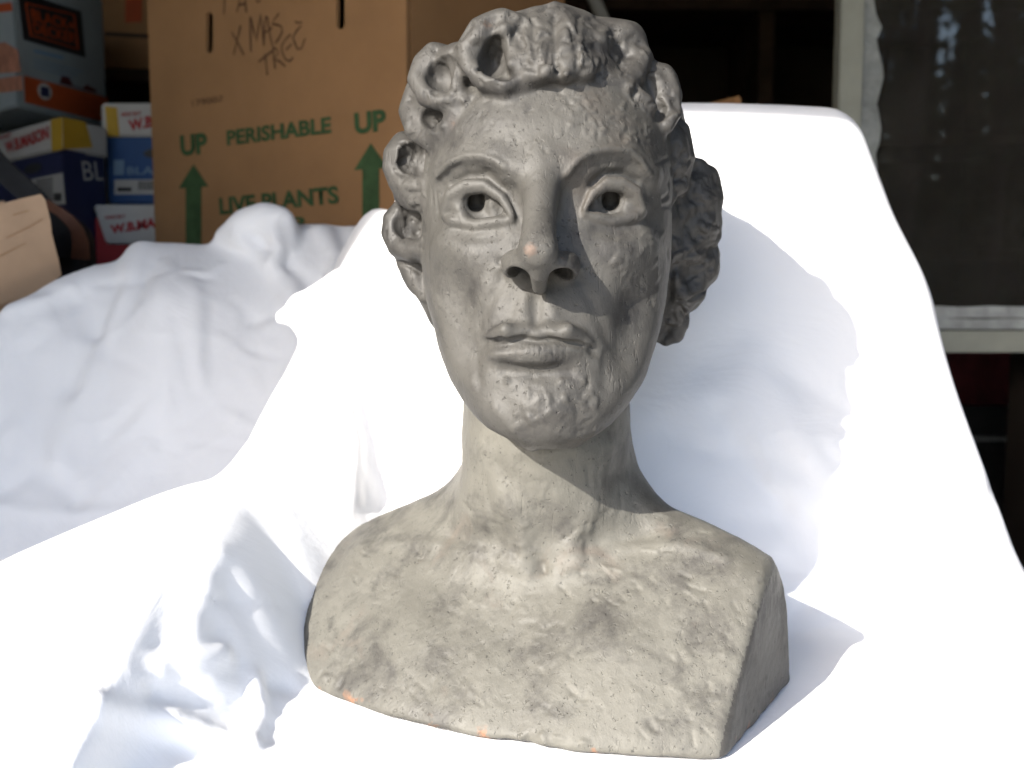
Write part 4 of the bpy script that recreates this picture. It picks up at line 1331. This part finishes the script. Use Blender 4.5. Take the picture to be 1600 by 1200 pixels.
# dim brown carton behind the stacks
loc_d = P(200, 108, 1.95); loc_d[1] += .15
zd0 = zz(108, 1.95)
bc = empty("brown_carton", loc_d, "dim brown carton with an orange mark, behind the appliance box", "box")
body = front_box("carton", 146, 330, 1.95, zd0, zz(-90, 1.95), 0.3, M_CARD, bc, loc_d)
fd = Face((146, 1.95), (330, 1.95))
patch("orange_mark", [(196, 36), (222, 34), (222, -10), (196, -10)], fd, M_ORANGE, body, loc_d)
patch("print_line", [(164, 56), (238, 60), (238, 54), (164, 50)], fd, M_DARKWOOD, body, loc_d)
# shelf board that carries the carton
loc_s = P(200, 118, 1.93)
sh = empty("stool", (loc_s[0], 2.1, TABLE_Z), "dark wooden stool carrying the dim brown carton", "stool")
solid("seat_board", [(loc_s[0] - .14, 1.94), (loc_s[0] + .22, 1.94), (loc_s[0] + .22, 2.26), (loc_s[0] - .14, 2.26)], zd0 - .022, zd0 - .001, M_DARKWOOD, sh, (loc_s[0], 2.1, TABLE_Z))
for x in (-.11, .19):
    for y in (1.97, 2.23):
        solid("leg", [(loc_s[0] + x - .018, y - .018), (loc_s[0] + x + .018, y - .018), (loc_s[0] + x + .018, y + .018), (loc_s[0] + x - .018, y + .018)], TABLE_Z, zd0 - .023, M_DARKWOOD, sh, (loc_s[0], 2.1, TABLE_Z))

# --- pale open carton at the far left, nearer -------------------------------------
fk = Face((-160, 1.05), (67, 1.12))
zk = fk.uv(66, 304)[1]
loc_k = fk.at(fk.W * .6, 0); loc_k[2] = zk - 0.22
kb = empty("kraft_carton", loc_k, "open pale kraft carton at the left edge, with its flap torn down", "box")
extrude_poly("front_panel", [fk.uv(-150, 470), fk.uv(-2, 476), fk.uv(60, 460), fk.uv(96, 430), fk.uv(92, 408), fk.uv(81, 365), fk.uv(79, 345), fk.uv(71, 312), fk.uv(64, 303), fk.uv(30, 311), fk.uv(0, 319), fk.uv(-150, 350)], fk, M_KRAFT, kb, loc_k, 0.0, 0.004)
ik = -fk.n
s0 = fk.at(fk.W, 0) + ik * 0.0045
def flatpanel(name, corners, th, mat, parent, loc):
    c = [np.array(p, float) for p in corners]
    n = np.cross(c[1] - c[0], c[3] - c[0]); n /= np.linalg.norm(n)
    v = c + [p - n * th for p in c]
    return mesh_obj(name, v, [(0, 1, 2, 3), (7, 6, 5, 4), (0, 4, 5, 1), (1, 5, 6, 2), (2, 6, 7, 3), (3, 7, 4, 0)], mat, parent, loc)
uK, vK = fk.uv(66, 304)
flatpanel("side_panel", [fk.at(uK - .002, vK - .20, -.005), fk.at(uK - .002, vK - .20, -.2), fk.at(uK - .002, vK, -.2), fk.at(uK - .002, vK - .003, -.005)], 0.004, M_KRAFT, kb, loc_k)
flatpanel("back_panel", [fk.at(uK - .21, vK - .20, -.205), fk.at(uK - .004, vK - .20, -.205), fk.at(uK - .004, vK + .004, -.205), fk.at(uK - .21, vK, -.205)], 0.004, M_KRAFT, kb, loc_k)
flatpanel("base_panel", [fk.at(uK - .21, vK - .19, -.005), fk.at(uK - .004, vK - .19, -.005), fk.at(uK - .004, vK - .19, -.2), fk.at(uK - .21, vK - .19, -.2)], 0.004, M_KRAFT, kb, loc_k)
scribble([[(20, 336), (45, 329)], [(10, 372), (50, 352), (66, 342)], [(0, 400), (40, 380)]], fk, 1.2, M_CARD, kb, loc_k, "crease")

# --- black bag with a brown strap behind it -----------------------------------------
def ribbon(name, pts, hw, th, mat, parent, loc):
    """flat strap along 3-D points, facing the viewer, with thickness"""
    p = np.array(pts); V_, F_ = [], []
    for i in range(len(p)):
        t = p[min(i + 1, len(p) - 1)] - p[max(i - 1, 0)]; t /= np.linalg.norm(t)
        s = np.cross(t, np.array((0, 1.0, 0))); s /= np.linalg.norm(s)
        n = np.cross(s, t)
        wv = hw[i] if not np.isscalar(hw) else hw
        for a, b in ((1, 1), (1, -1), (-1, -1), (-1, 1)):
            V_.append(p[i] + s * wv * a + n * th * b)
    for i in range(len(p) - 1):
        for k in range(4):
            F_.append((4 * i + k, 4 * i + (k + 1) % 4, 4 * i + 4 + (k + 1) % 4, 4 * i + 4 + k))
    F_ += [(3, 2, 1, 0), tuple(4 * (len(p) - 1) + k for k in range(4))]
    o = mesh_obj(name, V_, F_, mat, parent, loc)
    bm = bmesh.new(); bm.from_mesh(o.data); bmesh.ops.recalc_face_normals(bm, faces=bm.faces); bm.to_mesh(o.data); bm.free()
    return o
def lumpy(name, c, r, mat, parent, loc, seed=0, flat=1.0):
    bm = bmesh.new()
    bmesh.ops.create_icosphere(bm, subdivisions=3, radius=1)
    for v in bm.verts:
        q = v.co.copy()
        q = Vector([math.copysign(abs(k) ** 0.75, k) for k in q])
        s = 1 + 0.08 * math.sin(3 * q.x + seed) * math.cos(4 * q.z) + 0.05 * math.sin(7 * q.y + 5 * q.z)
        v.co = Vector((c[0] - loc[0] + q.x * r[0] * s, c[1] - loc[1] + q.y * r[1] * s, c[2] - loc[2] + q.z * r[2] * s))
    me = bpy.data.meshes.new(name); bm.to_mesh(me); bm.free()
    me.polygons.foreach_set("use_smooth", np.ones(len(me.polygons), dtype=bool))
    me.materials.append(mat)
    o = bpy.data.objects.new(name, me); COL.objects.link(o); o.parent = parent
    return o
loc_h = P(105, 400, 1.30); loc_h[2] = TABLE_Z
hb = empty("shoulder_bag", loc_h, "black bag with a curved brown leather handle, between the kraft carton and the white boxes", "bag")
lumpy("bag_body", P(108, 378, 1.33) + np.array((0, 0, -.045)), (.030, .03, .075), M_STRAP, hb, loc_h, 1.0)
ribbon("strap", [P(-60, 190, 1.30), P(0, 262, 1.28), (P(40, 298, 1.27)), P(72, 330, 1.265), P(95, 365, 1.27), P(105, 400, 1.28)], .013, .002, M_STRAP, hb, loc_h)
ribbon("handle", [P(72, 318, 1.262), P(92, 330, 1.258), P(108, 343, 1.257), P(120, 358, 1.258), P(126, 378, 1.26), P(126, 405, 1.262)], [.005, .005, .006, .007, .009, .010], .002, M_LEATHER, hb, loc_h)

# --- window at the right ------------------------------------------------------------------
WD = 1.46
wl = P(1500, 560, WD)
win = empty("storm_window", (wl[0], WD, P(1500, 553, WD)[2]), "grey green wooden storm window with dark glass and plastic film edges, right of the chair", "window")
wloc = (wl[0], WD, P(1500, 553, WD)[2])
def bar(name, px0, px1, py0, py1, d, th, mat, parent, lean=0.0):
    a, b = P(px0, 200, d), P(px1, 200, d)
    o = mesh_obj(name, *boxgeo(a[0], b[0], d, d + th, P(800, py1, d)[2], P(800, py0, d)[2]), mat, parent, wloc)
    bm = bmesh.new(); bm.from_mesh(o.data)
    bmesh.ops.bevel(bm, geom=bm.edges, offset=0.0018, segments=2, affect='EDGES')
    bm.to_mesh(o.data); bm.free()
    return o
def boxgeo(x0, x1, y0, y1, z0, z1):
    v = [(x0, y0, z0), (x1, y0, z0), (x1, y1, z0), (x0, y1, z0), (x0, y0, z1), (x1, y0, z1), (x1, y1, z1), (x0, y1, z1)]
    return v, [(3, 2, 1, 0), (4, 5, 6, 7), (0, 1, 5, 4), (1, 2, 6, 5), (2, 3, 7, 6), (3, 0, 4, 7)]
bar("stile", 1309, 1346, -500, 551, WD, .03, M_FRAME, win)
bar("stile", 2160, 2200, -500, 551, WD, .03, M_FRAME, win)
bar("rail", 1346.8, 2159, 517, 551, WD, .03, M_FRAME, win)
bar("rail", 1346.8, 2159, -500, -465, WD, .03, M_FRAME, win)
m, t, b = new_mat("window_glass")
for n in list(t.nodes):
    if n.type != 'OUTPUT_MATERIAL': t.nodes.remove(n)
out = [n for n in t.nodes if n.type == 'OUTPUT_MATERIAL'][0]
tr = t.nodes.new("ShaderNodeBsdfTransparent"); tr.inputs[0].default_value = (0.55, 0.57, 0.55, 1)
gl = t.nodes.new("ShaderNodeBsdfGlossy"); gl.inputs["Roughness"].default_value = 0.012
lw = t.nodes.new("ShaderNodeFresnel"); lw.inputs[0].default_value = 1.75
mx = t.nodes.new("ShaderNodeMixShader")
nn = noise(t, 5, 2, 0.5, coords(t))
bp = t.nodes.new("ShaderNodeBump"); bp.inputs["Strength"].default_value = 0.03; bp.inputs["Distance"].default_value = 0.01
t.links.new(nn, bp.inputs["Height"]); t.links.new(bp.outputs[0], gl.inputs["Normal"])
t.links.new(lw.outputs[0], mx.inputs[0]); t.links.new(tr.outputs[0], mx.inputs[1]); t.links.new(gl.outputs[0], mx.inputs[2])
df = t.nodes.new("ShaderNodeBsdfDiffuse"); t.links.new(ramp(t, noise(t, 7, 5, 0.6, coords(t)), [(0.3, (0.22, 0.20, 0.18)), (0.7, (0.5, 0.47, 0.42))]), df.inputs[0])
mx2 = t.nodes.new("ShaderNodeMixShader"); mx2.inputs[0].default_value = 0.045
t.links.new(mx.outputs[0], mx2.inputs[1]); t.links.new(df.outputs[0], mx2.inputs[2])
t.links.new(mx2.outputs[0], out.inputs[0])
M_GLASS = m
a, b = P(1347, 200, WD), P(2158, 200, WD)
mesh_obj("pane", *boxgeo(a[0], b[0], WD + .012, WD + .015, P(800, 516, WD)[2], P(800, -464, WD)[2]), M_GLASS, win, wloc)
# strips of crinkled film along the glass edge
def film(name, left, right, mat):
    n = len(left)
    W_ = lambda x, y, dd: np.array((P(x, 200, WD)[0], dd, P(800, y, WD)[2]))
    V_ = [W_(x, y, WD + .0105 - random.random() * .002) for x, y in left] + [W_(x, y, WD + .0095 - random.random() * .003) for x, y in right]
    V_ += [np.array(v) + np.array((0, .0012, 0)) for v in V_]
    F_ = []
    for i in range(n - 1):
        F_.append((i, n + i, n + i + 1, i + 1)); F_.append((2 * n + i, 2 * n + i + 1, 3 * n + i + 1, 3 * n + i))
        F_.append((n + i, 3 * n + i, 3 * n + i + 1, n + i + 1)); F_.append((i, i + 1, 2 * n + i + 1, 2 * n + i))
    o = mesh_obj(name, V_, F_, mat, win, wloc, None, False)
    bm = bmesh.new(); bm.from_mesh(o.data); bmesh.ops.recalc_face_normals(bm, faces=bm.faces); bm.to_mesh(o.data); bm.free()
ys = list(range(-60, 520, 20))
film("film_strip", [(1348, y) for y in ys], [(1352 + 10 * (y < 40) + (20 + 5 * math.sin(y * .07)) * (40 <= y < 190) + (24 - 0.1 * (y - 190)) * (y >= 190) + random.uniform(-3, 3) + (4 if y > 0 else 0), y) for y in ys], M_DIMFILM)
xs = list(range(1350, 1860, 24))
film("film_strip", [(x, 515) for x in xs], [(x, 498 + random.uniform(-1.5, 1.5)) for x in xs], M_FILM)
film("film_strip", [(x, 497) for x in xs], [(x, 479 + random.uniform(-2, 2)) for x in xs], M_FILM)

# wall that carries the window, and what stands in the dark beneath it
lw_z = P(1500, 556, WD)[2]
tag(slab("wall_under_window", (P(1640, 600, WD)[0], WD + .002, FLOOR_Z), (1.318, WD + 0.12, lw_z), M_WALL), kind="structure")
TD = 2.0
lc = (P(1580, 690, TD)[0], TD + .15, FLOOR_Z)
cr = empty("storage_tote", lc, "dark grey plastic tote with a glint painted along its rim, under the window at the right edge", "tote")
z_r = P(1560, 682, TD)[2]
x0, x1 = P(1440, 682, TD)[0], P(1640, 682, TD)[0]
mesh_obj("tote_body", *boxgeo(x0, x1, TD + .006, TD + .3, FLOOR_Z, z_r - .010), M_CRATE, cr, lc)
mesh_obj("rim", *boxgeo(x0 - .006, x1 + .006, TD, TD + .306, z_r - .0095, z_r), M_FILM, cr, lc)  # pale colour put in for the glint along the tote's edge
mesh_obj("lid", *boxgeo(x0 - .003, x1 + .003, TD + .003, TD + .303, z_r + .0005, z_r + .055), M_CRATE, cr, lc)
lr = (P(1560, 640, TD)[0], TD + .1, z_r + .056)
rb = empty("red_carton", lr, "dull red carton on the dark tote below the window rail", "box")
za, zb_ = z_r + .056, P(1560, 540, TD)[2]
mesh_obj("carton", *boxgeo(P(1490, 600, TD)[0], P(1636, 600, TD)[0], TD + .02, TD + .26, za, zb_), M_DIMRED, rb, lr)
mesh_obj("lid", *boxgeo(P(1487, 600, TD)[0], P(1639, 600, TD)[0], TD + .016, TD + .264, zb_ + .0005, zb_ + .016), M_DIMRED, rb, lr)

# pale pole leaning behind the hair, carton corner above the sheet, dark shelf at the back
p0, p1 = P(915, -120, 1.75), P(1010, 190, 1.75)
p0 = P(893, -80, 1.75); p1 = P(1075, 330, 1.75)
dv_ = (p1 - p0); dv_ /= np.linalg.norm(dv_)
tz = (FLOOR_Z - p1[2]) / dv_[2]
foot = p1 + dv_ * tz
pole_loc = foot
def tube(name, pts, r, mat, parent=None, loc=(0, 0, 0), n=12):
    pts = [np.array(p, float) for p in pts]; V_, F_ = [], []
    for i, p in enumerate(pts):
        t = pts[min(i + 1, len(pts) - 1)] - pts[max(i - 1, 0)]; t /= np.linalg.norm(t)
        a = np.cross(t, (0, 1, 0)); a /= np.linalg.norm(a); bb = np.cross(t, a)
        rad = r if np.isscalar(r) else r[i]
        for k in range(n):
            an = 2 * math.pi * k / n
            V_.append(p + (a * math.cos(an) + bb * math.sin(an)) * rad)
    for i in range(len(pts) - 1):
        for k in range(n):
            F_.append((n * i + k, n * i + (k + 1) % n, n * i + n + (k + 1) % n, n * i + n + k))
    F_ += [tuple(range(n))[::-1], tuple(n * (len(pts) - 1) + k for k in range(n))]
    return mesh_obj(name, V_, F_, mat, parent, loc, None, True)
o = tube("pole", [p0 + (p0 - p1) * .3, p0, p1, foot], 0.011, M_POLE, None, pole_loc)
o.location = tuple(pole_loc)
tag(o, "pale round pole leaning in the dark behind the top curls", "pole")
fs = Face((1040, 1.45), (1148, 1.30))
lq = fs.at(0, 0); lq = np.array((lq[0], 1.45, TABLE_Z - .03))
zt = P(1148, 149, 1.30)[2]
sc_ = solid("cardboard_sheet", [fs.at(0, 0), fs.at(fs.W, 0), fs.at(fs.W, 0) - fs.n * .008, fs.at(0, 0) - fs.n * .008], FLOOR_Z, zt, M_CARD, None, lq)
sc_.location = tuple(lq)
tag(sc_, "tan cardboard panel whose corner peeks above the sunlit sheet", "cardboard")
ls = (0.7, 2.9, FLOOR_Z)
shf = empty("shelving_unit", ls, "dark wooden shelving unit against the back wall of the garage", "shelf")
for z in (-.35, 0.02, .30, .62):
    solid("shelf_board", [(-0.1, 2.72), (1.26, 2.72), (1.26, 3.15), (-0.1, 3.15)], z, z + .028, M_DARKWOOD, shf, ls)
for x in (-.14, .60, 1.262):
    solid("upright", [(x, 2.74), (x + .038, 2.74), (x + .038, 3.13), (x, 3.13)], FLOOR_Z, .95, M_DARKWOOD, shf, ls)

# ------------------------------------------------------------------ bare wood behind the camera, seen only in the window glass
rng = random.Random(5)
V_, F_ = [], []
def add_tube(pts, rads, n=6):
    b0 = len(V_)
    for i, p in enumerate(pts):
        t = Vector(pts[min(i + 1, len(pts) - 1)]) - Vector(pts[max(i - 1, 0)]); t.normalize()
        a = t.cross(Vector((0.3, 1, 0.1))).normalized(); bb = t.cross(a)
        for k in range(n):
            an = 2 * math.pi * k / n
            V_.append(tuple(Vector(p) + (a * math.cos(an) + bb * math.sin(an)) * rads[i]))
    for i in range(len(pts) - 1):
        for k in range(n):
            F_.append((b0 + n * i + k, b0 + n * i + (k + 1) % n, b0 + n * i + n + (k + 1) % n, b0 + n * i + n + k))
for i in range(60):
    y = -rng.uniform(10, 24); x = rng.uniform(0.25, 0.62) * -y; H_ = rng.uniform(7, 11)
    x2 = x + rng.uniform(-.6, .6)
    add_tube([(x, y, FLOOR_Z), ((x + x2) / 2 + .1, y, H_ * .5), (x2, y, H_)], [rng.uniform(.07, .16), .08, .02])
    for k in range(16):
        zb = rng.uniform(.4, H_); fx = x + (x2 - x) * zb / H_
        an = rng.uniform(0, 2 * math.pi); L = rng.uniform(.6, 2.2)
        add_tube([(fx, y, zb), (fx + math.cos(an) * L, y + math.sin(an) * L, zb + rng.uniform(.2, 1.2))], [.03, .006], 4)
NL = 90000
yy = -RNG.uniform(10, 26, NL); xx = np.where(RNG.random(NL) < 0.55, RNG.uniform(0.2, 0.66, NL), RNG.uniform(-1.3, 0.9, NL)) * -yy; hz = RNG.random(NL)
zz_ = FLOOR_Z + (hz ** 1.7) * 9.0
cl = vnoise(np.stack([xx, yy, zz_], 1).astype(np.float32), .55)
keep = (cl > -0.42 + 0.20 * np.maximum(zz_ - 0.9, 0))
c_ = np.stack([xx, yy, zz_], 1)[keep]
d1 = RNG.normal(size=c_.shape); d1 /= np.linalg.norm(d1, axis=1, keepdims=True)
d2 = np.cross(d1, RNG.normal(size=c_.shape)); d2 /= np.linalg.norm(d2, axis=1, keepdims=True)
sz = RNG.uniform(.06, .15, (len(c_), 1)); d1 *= sz; d2 *= sz * .6
leafV = np.stack([c_ - d1, c_ + d2, c_ + d1, c_ - d2], 1).reshape(-1, 3)
leafF = np.arange(len(leafV)).reshape(-1, 4)
wood = mesh_obj("woodland", V_, F_, M_BARK); tag(wood, kind="stuff")
lf = mesh_obj("foliage", leafV, leafF, M_LEAF, wood); tag(lf, kind="stuff")
